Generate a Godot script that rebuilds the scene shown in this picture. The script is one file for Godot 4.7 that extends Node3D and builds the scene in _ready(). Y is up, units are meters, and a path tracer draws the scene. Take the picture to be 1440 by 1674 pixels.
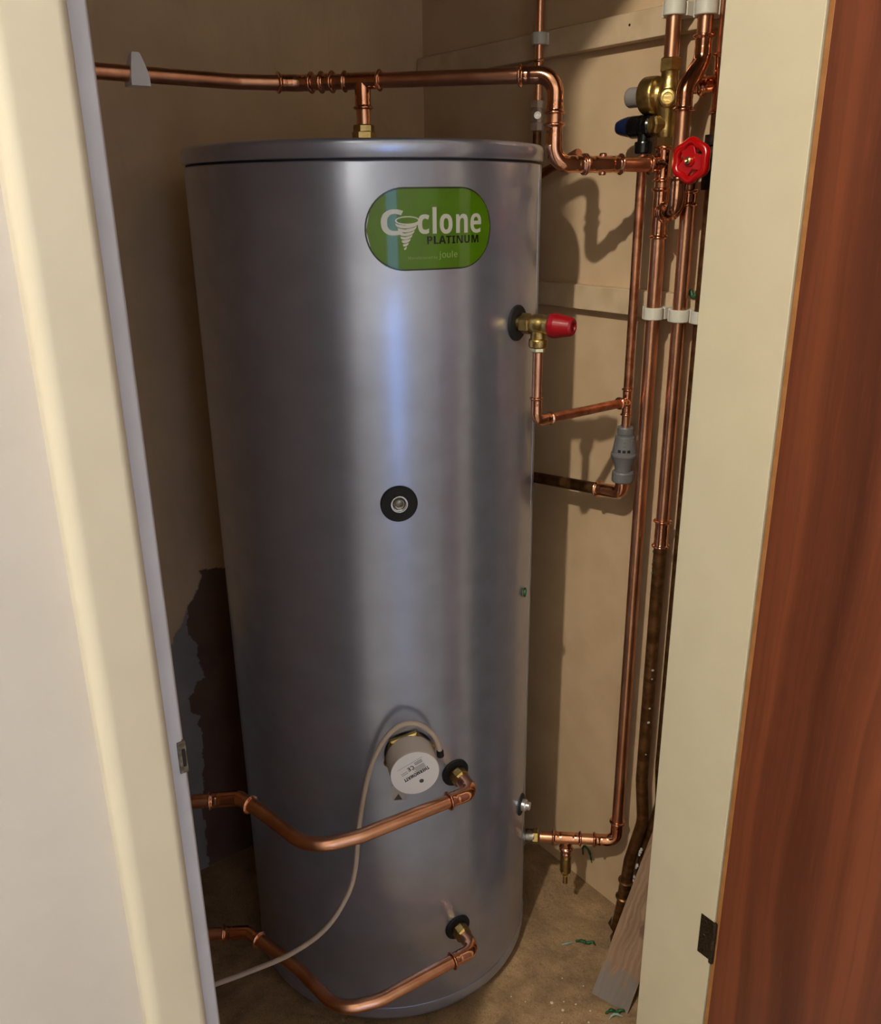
extends Node3D

# ---------------------------------------------------------------- geometry helpers
class MB:
	var v := PackedVector3Array()
	var n := PackedVector3Array()
	var t := PackedVector2Array()
	func tri(a: Vector3, b: Vector3, c: Vector3, na: Vector3, nb: Vector3, nc: Vector3, ua := Vector2.ZERO, ub := Vector2.ZERO, uc := Vector2.ZERO) -> void:
		var g := (b - a).cross(c - a)
		if g.length_squared() < 1e-18:
			return
		if g.dot(na + nb + nc) > 0.0:      # front faces run clockwise
			v.append_array([a, c, b]); n.append_array([na, nc, nb]); t.append_array([ua, uc, ub])
		else:
			v.append_array([a, b, c]); n.append_array([na, nb, nc]); t.append_array([ua, ub, uc])
	func quad(a: Vector3, b: Vector3, c: Vector3, d: Vector3, nn: Vector3, ua := Vector2(0, 0), ub := Vector2(1, 0), uc := Vector2(1, 1), ud := Vector2(0, 1)) -> void:
		tri(a, b, c, nn, nn, nn, ua, ub, uc)
		tri(a, c, d, nn, nn, nn, ua, uc, ud)

var M := {}
var taken := {}

func numbered(called: String) -> String:
	var k: int = taken.get(called, 0)
	taken[called] = k + 1
	return called if k == 0 else "%s_%03d" % [called, k]

func thing(called: String, label: String, category: String, at: Vector3, group := "") -> Node3D:
	var o := Node3D.new()
	o.name = numbered(called)
	add_child(o)
	o.position = at
	tag(o, label, category, group)
	return o

func tag(o: Node, label: String, category: String, group := "") -> void:
	o.set_meta("label", label)
	o.set_meta("category", category)
	if group != "":
		o.set_meta("group", group)

func obj(mb: MB, called: String, mat: Material, parent: Node = self) -> MeshInstance3D:
	var arr := []
	arr.resize(Mesh.ARRAY_MAX)
	arr[Mesh.ARRAY_VERTEX] = mb.v
	arr[Mesh.ARRAY_NORMAL] = mb.n
	arr[Mesh.ARRAY_TEX_UV] = mb.t
	var am := ArrayMesh.new()
	am.add_surface_from_arrays(Mesh.PRIMITIVE_TRIANGLES, arr)
	am.surface_set_material(0, mat)
	var o := MeshInstance3D.new()
	o.mesh = am
	o.name = numbered(called) if parent == self else called
	o.cast_shadow = GeometryInstance3D.SHADOW_CASTING_SETTING_ON
	parent.add_child(o, true)
	if parent != self and not (parent is MeshInstance3D):
		o.position = -(parent as Node3D).position
	return o

func struct(mb: MB, called: String, mat: Material, parent: Node = self) -> MeshInstance3D:
	var o := obj(mb, called, mat, parent)
	if parent == self:
		o.set_meta("kind", "structure")
	return o

func box(mb: MB, lo: Vector3, hi: Vector3, bev := 0.0, bas := Basis.IDENTITY, org := Vector3.ZERO) -> void:
	# chamfered box between two corners, optionally turned
	var c := (lo + hi) / 2.0
	var h := (hi - lo).abs() / 2.0
	var b: float = min(bev, min(h.x, min(h.y, h.z)) * 0.95)
	for ax in 3:
		var a1 := (ax + 1) % 3
		var a2 := (ax + 2) % 3
		for s in [-1.0, 1.0]:
			var q := []
			for k in [[-1, -1], [1, -1], [1, 1], [-1, 1]]:
				var p := Vector3.ZERO
				p[ax] = s * h[ax]
				p[a1] = k[0] * (h[a1] - b)
				p[a2] = k[1] * (h[a2] - b)
				q.append(org + bas * (c + p))
			var nn := Vector3.ZERO
			nn[ax] = s
			mb.quad(q[0], q[1], q[2], q[3], bas * nn, Vector2(0, 0), Vector2(h[a1] * 2, 0), Vector2(h[a1] * 2, h[a2] * 2), Vector2(0, h[a2] * 2))
	if b <= 0.0:
		return
	for ax in 3:      # the twelve edges, each along axis ax
		var a1 := (ax + 1) % 3
		var a2 := (ax + 2) % 3
		for s1 in [-1.0, 1.0]:
			for s2 in [-1.0, 1.0]:
				var q := []
				for k in [[-1, 0], [1, 0], [1, 1], [-1, 1]]:
					var p := Vector3.ZERO
					p[ax] = k[0] * (h[ax] - b)
					p[a1] = s1 * (h[a1] - (b if k[1] == 0 else 0.0))
					p[a2] = s2 * (h[a2] - (0.0 if k[1] == 0 else b))
					q.append(org + bas * (c + p))
				var n1 := Vector3.ZERO
				var n2 := Vector3.ZERO
				n1[a2] = s2
				n2[a1] = s1
				n1 = bas * n1
				n2 = bas * n2
				mb.tri(q[0], q[1], q[2], n1, n1, n2)
				mb.tri(q[0], q[2], q[3], n1, n2, n2)
	for sx in [-1.0, 1.0]:
		for sy in [-1.0, 1.0]:
			for sz in [-1.0, 1.0]:
				var nn := bas * Vector3(sx, sy, sz).normalized()
				mb.tri(org + bas * (c + Vector3(sx * h.x, sy * (h.y - b), sz * (h.z - b))), org + bas * (c + Vector3(sx * (h.x - b), sy * h.y, sz * (h.z - b))), org + bas * (c + Vector3(sx * (h.x - b), sy * (h.y - b), sz * h.z)), nn, nn, nn)

func fillet(pts: Array, rad: float, steps := 10) -> PackedVector3Array:
	var out := PackedVector3Array([pts[0]])
	for i in range(1, pts.size() - 1):
		var p: Vector3 = pts[i]
		var a: Vector3 = (pts[i - 1] - p)
		var b: Vector3 = (pts[i + 1] - p)
		var ang := a.angle_to(b)
		var d: float = min(rad / tan(ang / 2.0), min(a.length(), b.length()) * 0.49)
		if ang > PI - 0.02:
			out.append(p)
			continue
		var rr := d * tan(ang / 2.0)
		a = a.normalized()
		b = b.normalized()
		var ctr := p + (a + b).normalized() * (rr / sin(ang / 2.0))
		var v0 := p + a * d - ctr
		var ax := v0.cross(p + b * d - ctr).normalized()
		for k in steps + 1:
			out.append(ctr + v0.rotated(ax, (PI - ang) * k / steps))
	out.append(pts[-1])
	return out

func resample(pts: PackedVector3Array, step: float) -> PackedVector3Array:
	var out := PackedVector3Array([pts[0]])
	for i in range(1, pts.size()):
		var l := pts[i - 1].distance_to(pts[i])
		var k: int = max(1, int(ceil(l / step)))
		for j in range(1, k + 1):
			out.append(pts[i - 1].lerp(pts[i], float(j) / k))
	return out

func tube(mb: MB, pts: PackedVector3Array, rad: PackedFloat32Array, seg := 20, caps := true) -> void:
	var cnt := pts.size()
	var tang := []
	var along := PackedFloat32Array([0.0])
	for i in cnt:
		var d := pts[min(i + 1, cnt - 1)] - pts[max(i - 1, 0)]
		tang.append(d.normalized())
		if i > 0:
			along.append(along[i - 1] + pts[i].distance_to(pts[i - 1]))
	var t0: Vector3 = tang[0]
	var u := t0.cross(Vector3.UP if absf(t0.y) < 0.9 else Vector3.RIGHT).normalized()
	var rings := []
	var norms := []
	for i in cnt:
		var t: Vector3 = tang[i]
		u = (u - t * u.dot(t)).normalized()
		var w := t.cross(u)
		var i0: int = max(i - 1, 0)
		var i1: int = min(i + 1, cnt - 1)
		var ds: float = max(along[i1] - along[i0], 1e-6)
		var slope: float = clampf((rad[i1] - rad[i0]) / ds, -4.0, 4.0)
		var ring := PackedVector3Array()
		var nr := PackedVector3Array()
		for k in seg + 1:
			var a := TAU * k / seg
			var d := u * cos(a) + w * sin(a)
			ring.append(pts[i] + d * rad[i])
			nr.append((d - t * slope).normalized())
		rings.append(ring)
		norms.append(nr)
	for i in cnt - 1:
		for k in seg:
			var ua := Vector2(float(k) / seg, along[i])
			var ub := Vector2(float(k + 1) / seg, along[i])
			var uc := Vector2(float(k + 1) / seg, along[i + 1])
			var ud := Vector2(float(k) / seg, along[i + 1])
			mb.tri(rings[i][k], rings[i][k + 1], rings[i + 1][k + 1], norms[i][k], norms[i][k + 1], norms[i + 1][k + 1], ua, ub, uc)
			mb.tri(rings[i][k], rings[i + 1][k + 1], rings[i + 1][k], norms[i][k], norms[i + 1][k + 1], norms[i + 1][k], ua, uc, ud)
	if caps:
		for e in [0, cnt - 1]:
			var nn: Vector3 = -tang[e] if e == 0 else tang[e]
			for k in seg:
				mb.tri(pts[e], rings[e][k], rings[e][k + 1], nn, nn, nn)

func flat_rad(count: int, r: float) -> PackedFloat32Array:
	var a := PackedFloat32Array()
	a.resize(count)
	a.fill(r)
	return a

func pipe(parent: Node, called: String, pts: Array, r: float, mat: Material, bend := 0.04) -> MeshInstance3D:
	var p := fillet(pts, bend, 14)
	var mb := MB.new()
	tube(mb, p, flat_rad(p.size(), r), 24)
	return obj(mb, called, mat, parent)

func sleeve(mb: MB, pts: Array, r: float, bend := 0.02, ends := 3) -> void:
	# capillary fitting: a wider sleeve with a rolled bead at its ends (bit 1: first end, bit 2: last end)
	var p := resample(fillet(pts, bend, 14), 0.0012)
	var total := 0.0
	var s := PackedFloat32Array([0.0])
	for i in range(1, p.size()):
		total += p[i].distance_to(p[i - 1])
		s.append(total)
	var bead := 0.0052 if r > 0.009 else 0.0042
	var rad := PackedFloat32Array()
	for i in p.size():
		var x := r * 1.1
		for e in 2:
			if not (ends & (1 << e)):
				continue
			var d := s[i] if e == 0 else total - s[i]
			if d < bead:
				x = r * (1.1 + 0.32 * sqrt(max(0.0, sin(PI * clampf(d / bead, 0.0, 1.0)))))
			elif d > bead + 0.006 and d < bead + 0.013:
				x = r * (1.1 - 0.035 * sin(PI * (d - bead - 0.006) / 0.007))
		rad.append(x)
	tube(mb, p, rad, 24)

func fitting(parent: Node, called: String, pts: Array, r: float, mat: Material, bend := 0.02, ends := 3) -> MeshInstance3D:
	var mb := MB.new()
	sleeve(mb, pts, r, bend, ends)
	return obj(mb, called, mat, parent)

func tee(parent: Node, a: Vector3, b: Vector3, mid: Vector3, c: Vector3, r: float, rb: float, mat: Material) -> MeshInstance3D:
	var mb := MB.new()
	sleeve(mb, [a, b], r)
	sleeve(mb, [mid, c], rb, 0.02, 2)
	return obj(mb, "tee", mat, parent)

func lathe(mb: MB, org: Vector3, dir: Vector3, prof: Array, seg := 32, smooth := false, ref := Vector3.ZERO) -> void:
	# profile of [radius, distance along dir]; crisp edges unless smooth
	dir = dir.normalized()
	var u := (ref - dir * ref.dot(dir)).normalized() if ref != Vector3.ZERO else dir.cross(Vector3.UP if absf(dir.y) < 0.9 else Vector3.RIGHT).normalized()
	var w := dir.cross(u)
	var total := 0.0
	for i in prof.size() - 1:
		var r0: float = prof[i][0]
		var r1: float = prof[i + 1][0]
		var y0: float = prof[i][1]
		var y1: float = prof[i + 1][1]
		var len := Vector2(r1 - r0, y1 - y0).length()
		var m0 := Vector2(y1 - y0, r0 - r1).normalized()
		var mA := m0
		var mB := m0
		if smooth:
			if i > 0:
				var m := Vector2(y0 - prof[i - 1][1], prof[i - 1][0] - r0).normalized()
				if m.dot(m0) > 0.5:
					mA = (m + m0).normalized()
			if i < prof.size() - 2:
				var m := Vector2(prof[i + 2][1] - y1, r1 - prof[i + 2][0]).normalized()
				if m.dot(m0) > 0.5:
					mB = (m + m0).normalized()
		for k in seg:
			var a := TAU * k / seg
			var b := TAU * (k + 1) / seg
			var da := u * cos(a) + w * sin(a)
			var db := u * cos(b) + w * sin(b)
			var fa := da
			var fb := db
			if seg <= 12:
				fa = (da + db).normalized()
				fb = fa
			var p0 := org + dir * y0 + da * r0
			var p1 := org + dir * y0 + db * r0
			var p2 := org + dir * y1 + db * r1
			var p3 := org + dir * y1 + da * r1
			var nA := (fa * mA.x + dir * mA.y).normalized()
			var nB := (fb * mA.x + dir * mA.y).normalized()
			var nC := (fb * mB.x + dir * mB.y).normalized()
			var nD := (fa * mB.x + dir * mB.y).normalized()
			mb.tri(p0, p1, p2, nA, nB, nC, Vector2(float(k) / seg, total), Vector2(float(k + 1) / seg, total), Vector2(float(k + 1) / seg, total + len))
			mb.tri(p0, p2, p3, nA, nC, nD, Vector2(float(k) / seg, total), Vector2(float(k + 1) / seg, total + len), Vector2(float(k) / seg, total + len))
		total += len

func turned(parent: Node, called: String, mat: Material, org: Vector3, dir: Vector3, prof: Array, seg := 32, smooth := false, ref := Vector3.ZERO) -> MeshInstance3D:
	var mb := MB.new()
	lathe(mb, org, dir, prof, seg, smooth, ref)
	return obj(mb, called, mat, parent)

func hex_profile(r: float, y0: float, y1: float, ch := 0.0015) -> Array:
	return [[0.0, y0], [r * 0.88, y0], [r, y0 + ch], [r, y1 - ch], [r * 0.88, y1], [0.0, y1]]

# ---------------------------------------------------------------- materials
func std(col: Color, rough: float, metal := 0.0) -> StandardMaterial3D:
	var m := StandardMaterial3D.new()
	m.albedo_color = col
	m.roughness = rough
	m.metallic = metal
	return m

func noise_tex(seed_: int, freq: float, cols: Array, size := 512, octaves := 4) -> NoiseTexture2D:
	var f := FastNoiseLite.new()
	f.seed = seed_
	f.noise_type = FastNoiseLite.TYPE_SIMPLEX_SMOOTH
	f.frequency = freq
	f.fractal_octaves = octaves
	var g := Gradient.new()
	var offs := PackedFloat32Array()
	var cc := PackedColorArray()
	for c in cols:
		offs.append(c[0])
		cc.append(c[1])
	g.offsets = offs
	g.colors = cc
	var t := NoiseTexture2D.new()
	t.width = size
	t.height = size
	t.seamless = true
	t.noise = f
	t.color_ramp = g
	return t

func bump_tex(seed_: int, freq: float, strength: float, size := 512) -> NoiseTexture2D:
	var f := FastNoiseLite.new()
	f.seed = seed_
	f.frequency = freq
	f.fractal_octaves = 4
	var t := NoiseTexture2D.new()
	t.width = size
	t.height = size
	t.seamless = true
	t.as_normal_map = true
	t.bump_strength = strength
	t.noise = f
	return t

func mottled(m: StandardMaterial3D, seed_: int, freq: float, scale: float, dark: Color, light: Color) -> StandardMaterial3D:
	m.albedo_texture = noise_tex(seed_, freq, [[0.25, dark], [0.7, light]])
	m.uv1_triplanar = true
	m.uv1_scale = Vector3.ONE * scale
	return m

func bumped(m: StandardMaterial3D, seed_: int, freq: float, strength: float, depth: float) -> StandardMaterial3D:
	m.normal_enabled = true
	m.normal_texture = bump_tex(seed_, freq, strength)
	m.normal_scale = depth
	return m

func make_materials() -> void:
	var W := Color.WHITE
	M.frame_cream = bumped(mottled(std(Color(0.80, 0.755, 0.645), 0.42), 3, 0.012, 1.5, Color(0.985, 0.983, 0.98), W), 4, 0.03, 1.6, 0.08)
	M.wall_hall = bumped(mottled(std(Color(0.765, 0.735, 0.71), 0.6), 5, 0.01, 1.2, Color(0.985, 0.983, 0.98), W), 6, 0.04, 2.0, 0.08)
	M.architrave = mottled(std(Color(0.775, 0.74, 0.665), 0.42), 7, 0.012, 1.5, Color(0.985, 0.983, 0.98), W)
	M.frame_white = mottled(std(Color(0.82, 0.82, 0.855), 0.35), 8, 0.012, 1.5, Color(0.965, 0.965, 0.965), W)
	M.closet = bumped(mottled(std(Color(0.79, 0.675, 0.535), 0.62), 11, 0.010, 1.4, Color(0.965, 0.958, 0.945), W), 12, 0.03, 2.5, 0.15)
	M.batten = bumped(mottled(std(Color(0.79, 0.69, 0.56), 0.5), 14, 0.012, 2.0, Color(0.94, 0.93, 0.91), W), 15, 0.03, 2.0, 0.4)
	M.copper = mottled(std(Color(0.91, 0.69, 0.56), 0.29, 1.0), 21, 0.008, 3.0, Color(0.90, 0.86, 0.83), W)
	M.fitting = mottled(std(Color(0.94, 0.71, 0.58), 0.12, 1.0), 22, 0.012, 3.0, Color(0.88, 0.82, 0.78), W)
	M.copper_dull = mottled(std(Color(0.84, 0.60, 0.47), 0.36, 1.0), 23, 0.02, 4.0, Color(0.80, 0.74, 0.70), W)
	M.copper_old = mottled(std(Color(0.48, 0.335, 0.20), 0.40, 0.75), 24, 0.02, 4.0, Color(0.68, 0.62, 0.54), W)
	M.brass = bumped(mottled(std(Color(0.76, 0.66, 0.42), 0.34, 1.0), 25, 0.02, 5.0, Color(0.84, 0.80, 0.74), W), 26, 0.08, 2.0, 0.35)
	M.brass_bright = std(Color(0.88, 0.80, 0.56), 0.24, 1.0)
	M.bronze_old = mottled(std(Color(0.22, 0.17, 0.12), 0.55, 0.6), 27, 0.03, 6.0, Color(0.6, 0.6, 0.55), W)
	M.chrome = std(Color(0.90, 0.89, 0.87), 0.28, 0.9)
	M.steel = mottled(std(Color(0.62, 0.60, 0.57), 0.34, 1.0), 28, 0.03, 6.0, Color(0.7, 0.68, 0.64), W)
	M.tank = mottled(std(Color(0.675, 0.705, 0.785), 0.29, 0.75), 31, 0.02, 1.5, Color(0.965, 0.96, 0.96), W)
	M.tank.clearcoat_enabled = true
	M.tank.clearcoat = 0.35
	M.tank.clearcoat_roughness = 0.10
	M.seam = std(Color(0.10, 0.09, 0.09), 0.6)
	M.black = std(Color(0.045, 0.045, 0.05), 0.7)
	M.black_gloss = std(Color(0.03, 0.03, 0.035), 0.25)
	M.blue = std(Color(0.03, 0.09, 0.22), 0.35)
	M.red = std(Color(0.53, 0.012, 0.06), 0.36)
	M.red_wheel = std(Color(0.66, 0.015, 0.015), 0.24)
	M.grey_plastic = std(Color(0.39, 0.385, 0.385), 0.4)
	M.grey_knob = std(Color(0.50, 0.47, 0.45), 0.55)
	M.clip = std(Color(0.80, 0.78, 0.72), 0.45)
	M.cap_white = std(Color(0.86, 0.82, 0.78), 0.5)
	M.disc_white = std(Color(0.93, 0.92, 0.92), 0.4)
	M.cable = std(Color(0.76, 0.69, 0.62), 0.5)
	M.ink = std(Color(0.07, 0.06, 0.07), 0.5)
	M.ink_grey = std(Color(0.33, 0.32, 0.33), 0.6)
	M.label_green = std(Color(0.33, 0.50, 0.045), 0.07)
	M.label_edge = std(Color(0.13, 0.20, 0.02), 0.15)
	M.print_white = std(Color(0.86, 0.86, 0.80), 0.2)
	M.print_dark = std(Color(0.03, 0.035, 0.02), 0.2)
	M.print_pale = std(Color(0.60, 0.72, 0.42), 0.2)
	M.sticker = std(Color(0.76, 0.75, 0.74), 0.5)
	M.green_bit = std(Color(0.10, 0.30, 0.16), 0.5)
	M.pale_bit = std(Color(0.52, 0.58, 0.52), 0.5)
	M.chip = std(Color(0.80, 0.72, 0.58), 0.8)
	M.cement = std(Color(0.70, 0.69, 0.66), 0.8)
	M.verdigris = std(Color(0.18, 0.30, 0.24), 0.8)
	M.hinge = mottled(std(Color(0.30, 0.25, 0.19), 0.45, 0.7), 33, 0.05, 10.0, Color(0.6, 0.58, 0.55), W)
	M.lipping = mottled(std(Color(0.62, 0.42, 0.24), 0.45), 34, 0.02, 3.0, Color(0.93, 0.91, 0.88), W)
	M.carpet = mottled(std(Color(0.62, 0.60, 0.57), 0.28), 35, 0.05, 4.0, Color(0.85, 0.84, 0.82), W)
	M.ceiling = std(Color(0.84, 0.835, 0.82), 0.8)
	# dusty concrete floor: grain, blotches and pale specks
	var fl := std(W, 0.9)
	fl.albedo_texture = image_tex(512, 512, concrete_pixel())
	fl.uv1_triplanar = true
	fl.uv1_scale = Vector3.ONE * 1.4
	M.concrete = bumped(fl, 41, 0.05, 3.0, 0.5)
	# mahogany veneer door: long figure running up the leaf
	var dw := std(W, 0.40)
	dw.albedo_texture = image_tex(512, 1024, veneer_pixel())
	M.door = dw
	# back wall: painted above, bare brown and grey render where the paint has come away
	var bw := std(W, 0.65)
	bw.albedo_texture = image_tex(512, 1024, back_pixel())
	M.back = bumped(bw, 43, 0.03, 2.5, 0.4)
	var pl := std(W, 0.75)
	pl.albedo_texture = image_tex(128, 512, plank_pixel())
	M.plank = pl
	var glass := std(Color(0.9, 0.95, 1.0, 0.06), 0.02)
	glass.transparency = BaseMaterial3D.TRANSPARENCY_ALPHA
	M.glass = glass
	var glow := std(Color(1, 0.95, 0.86), 0.4)
	glow.emission_enabled = true
	glow.emission = Color(1.0, 0.86, 0.66)
	glow.emission_energy_multiplier = 4.0
	M.bulb = glow

func image_tex(w: int, h: int, f: Callable) -> ImageTexture:
	var im := Image.create(w, h, false, Image.FORMAT_RGB8)
	for y in h:
		for x in w:
			im.set_pixel(x, y, f.call(float(x) / w, float(y) / h))
	return ImageTexture.create_from_image(im)

func fnl(seed_: int, freq: float, oct := 4) -> FastNoiseLite:
	var f := FastNoiseLite.new()
	f.seed = seed_
	f.frequency = freq
	f.fractal_octaves = oct
	f.noise_type = FastNoiseLite.TYPE_SIMPLEX_SMOOTH
	return f

func concrete_pixel() -> Callable:
	var a := fnl(51, 1.0, 5)
	var b := fnl(52, 1.0, 2)
	return func(u: float, v: float) -> Color:
		# periodic in both directions: noise on a torus
		var p := Vector3(cos(u * TAU), sin(u * TAU), cos(v * TAU)) * 1.3
		var q := sin(v * TAU) * 1.3
		var k := 0.5 + 0.5 * a.get_noise_3d(p.x + q * 0.7, p.y - q * 0.5, p.z + q)
		var s := b.get_noise_3d(p.x * 26.0 + q * 17.0, p.y * 26.0 - q * 13.0, p.z * 26.0 + q * 19.0)
		var c := Color(0.48, 0.38, 0.265).lerp(Color(0.66, 0.535, 0.385), clampf(k * 1.5 - 0.25, 0, 1))
		c = c.lerp(Color(0.30, 0.24, 0.17), clampf(s * 1.2 - 0.25, 0, 0.5))
		c = c.lerp(Color(0.74, 0.65, 0.52), clampf(-s * 3.0 - 1.55, 0, 0.8))
		return c

func veneer_pixel() -> Callable:
	var a := fnl(61, 1.0, 3)
	var b := fnl(62, 1.0, 4)
	var c := fnl(63, 1.0, 2)
	return func(u: float, v: float) -> Color:
		var bend := 0.035 * a.get_noise_2d(u * 1.2, v * 1.6) + 0.005 * a.get_noise_2d(u * 6.0, v * 5.0)
		var x := u + bend
		var broad := 0.5 + 0.5 * b.get_noise_2d(x * 7.0, v * 0.35)
		var fine := 0.5 + 0.5 * c.get_noise_2d(x * 90.0, v * 2.2)
		var pore := c.get_noise_2d(u * 260.0 + bend * 120.0, v * 14.0)
		var col := Color(0.25, 0.115, 0.065).lerp(Color(0.47, 0.25, 0.155), clampf(broad * 2.1 - 0.5, 0, 1))
		col = col.lerp(Color(0.24, 0.11, 0.06), clampf((fine - 0.5) * 0.7, 0, 0.4))
		col = col.lerp(Color(0.55, 0.27, 0.16), clampf(pore * 0.5 - 0.12, 0, 0.3))
		return col

func plank_pixel() -> Callable:
	var a := fnl(65, 1.0, 4)
	return func(u: float, v: float) -> Color:
		var x := u + 0.12 * a.get_noise_2d(u, v * 4.0)
		var g := 0.5 + 0.5 * a.get_noise_2d(x * 9.0, v * 1.5)
		var c := Color(0.43, 0.325, 0.24).lerp(Color(0.57, 0.45, 0.345), clampf(g * 1.4 - 0.2, 0, 1))
		# sawn, dust-grey lower end with a ragged outline
		var edge := 0.19 + 0.10 * a.get_noise_2d(u * 3.0, v * 6.0)
		if v < edge:
			c = c.lerp(Color(0.42, 0.40, 0.385), clampf((edge - v) * 14.0, 0, 0.75))
		var knot := Vector2((u - 0.66) * 1.0 + 0.1 * a.get_noise_2d(u * 3.0, v * 9.0), (v - 0.42) * 3.2).length() + 0.06 * a.get_noise_2d(u * 4.0, v * 12.0)
		if knot < 0.15:
			c = c.lerp(Color(0.30, 0.20, 0.14), clampf((0.15 - knot) * 9.0, 0, 0.7))
		return c

# back wall texture spans x 0 .. 1.29 and y 0 .. 3.05
func back_pixel() -> Callable:
	var a := fnl(71, 1.0, 4)
	var brown := PackedVector2Array([Vector2(0.80, 0.74), Vector2(0.65, 0.727), Vector2(0.595, 0.731), Vector2(0.598, 0.714), Vector2(0.563, 0.656), Vector2(0.554, 0.619), Vector2(0.567, 0.573), Vector2(0.578, 0.482), Vector2(0.563, 0.479), Vector2(0.544, 0.453), Vector2(0.539, 0.412), Vector2(0.562, 0.395), Vector2(0.554, 0.371), Vector2(0.562, 0.331), Vector2(0.543, 0.206), Vector2(0.537, 0.05), Vector2(0.537, -0.1), Vector2(0.80, -0.1)])
	var grey := PackedVector2Array([Vector2(0.60, 0.72), Vector2(0.517, 0.582), Vector2(0.40, 0.55), Vector2(0.2, 0.6), Vector2(-0.1, 0.56), Vector2(-0.1, -0.1), Vector2(0.6, -0.1)])
	return func(u: float, v: float) -> Color:
		var p := Vector2(u * 1.29, (1.0 - v) * 3.05)
		var n := a.get_noise_2d(p.x * 5.0, p.y * 5.0)
		var c := Color(0.79, 0.665, 0.515) * (1.0 + 0.05 * n)
		if p.y < 0.85 and p.x < 0.9:
			var w := p + Vector2(a.get_noise_2d(p.x * 22.0, p.y * 22.0), a.get_noise_2d(p.x * 22.0 + 40.0, p.y * 22.0)) * 0.008
			if Geometry2D.is_point_in_polygon(w, brown):
				c = Color(0.40, 0.29, 0.22) * (1.0 + 0.18 * n)
			elif Geometry2D.is_point_in_polygon(w, grey):
				c = Color(0.56, 0.53, 0.50) * (1.0 + 0.10 * n)
		return Color(clampf(c.r, 0, 1), clampf(c.g, 0, 1), clampf(c.b, 0, 1))

# ---------------------------------------------------------------- printed lettering
func text_arrays(txt: String, size: float, weight: int, family := "Droid Sans") -> Array:
	var f := SystemFont.new()
	f.font_names = PackedStringArray([family])
	f.font_weight = weight
	var tm := TextMesh.new()
	tm.text = txt
	tm.font = f
	tm.font_size = 64
	tm.pixel_size = size / 64.0
	tm.depth = 0.0
	tm.curve_step = 1.2
	tm.horizontal_alignment = HORIZONTAL_ALIGNMENT_LEFT
	tm.vertical_alignment = VERTICAL_ALIGNMENT_BOTTOM
	var arr := tm.get_mesh_arrays()
	var v: PackedVector3Array = arr[Mesh.ARRAY_VERTEX]
	var nn: PackedVector3Array = arr[Mesh.ARRAY_NORMAL]
	var idx: PackedInt32Array = arr[Mesh.ARRAY_INDEX] if arr[Mesh.ARRAY_INDEX] != null else PackedInt32Array(range(v.size()))
	var tris := PackedVector2Array()
	for i in range(0, idx.size(), 3):
		if nn[idx[i]].z > 0.5:
			for k in 3:
				tris.append(Vector2(v[idx[i + k]].x, v[idx[i + k]].y))
	return [tris, bounds(tris)]

func bounds(p: PackedVector2Array) -> Rect2:
	if p.is_empty():
		return Rect2()
	var r := Rect2(p[0], Vector2.ZERO)
	for q in p:
		r = r.expand(q)
	return r

# place text so that its ink box fills target (x, y, w, h), then map each point with to3
func lettering(mb: MB, txt: String, target: Rect2, weight: int, to3: Callable, nrm: Callable) -> void:
	var ta := text_arrays(txt, 0.1, weight)
	var tris: PackedVector2Array = ta[0]
	var b: Rect2 = ta[1]
	if tris.is_empty():
		return
	print_tris(mb, tris, b, target, to3, nrm)

func print_tris(mb: MB, tris: PackedVector2Array, b: Rect2, target: Rect2, to3: Callable, nrm: Callable) -> void:
	for i in range(0, tris.size(), 3):
		var q := []
		var nn := []
		for k in 3:
			var p := (tris[i + k] - b.position) / b.size * target.size + target.position
			q.append(to3.call(p))
			nn.append(nrm.call(p))
		mb.tri(q[0], q[1], q[2], nn[0], nn[1], nn[2])

func poly_fill(mb: MB, poly: PackedVector2Array, to3: Callable, nrm: Callable) -> void:
	var ix := Geometry2D.triangulate_polygon(poly)
	for i in range(0, ix.size(), 3):
		var a := poly[ix[i]]
		var b := poly[ix[i + 1]]
		var c := poly[ix[i + 2]]
		mb.tri(to3.call(a), to3.call(b), to3.call(c), nrm.call(a), nrm.call(b), nrm.call(c))

# ---------------------------------------------------------------- places
const AXIS := Vector3(0.794, 0.0, -1.238)      # centre of the cylinder on the floor
const RT := 0.275                              # its radius
const LAMP := Vector3(-1.06, 2.87, 0.18)
const R22 := 0.011
const R15 := 0.0075

func on_tank(deg: float, y: float, r := RT) -> Vector3:
	return AXIS + Vector3(sin(deg_to_rad(deg)) * r, y, cos(deg_to_rad(deg)) * r)

func out_dir(deg: float) -> Vector3:
	return Vector3(sin(deg_to_rad(deg)), 0, cos(deg_to_rad(deg)))

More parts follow.
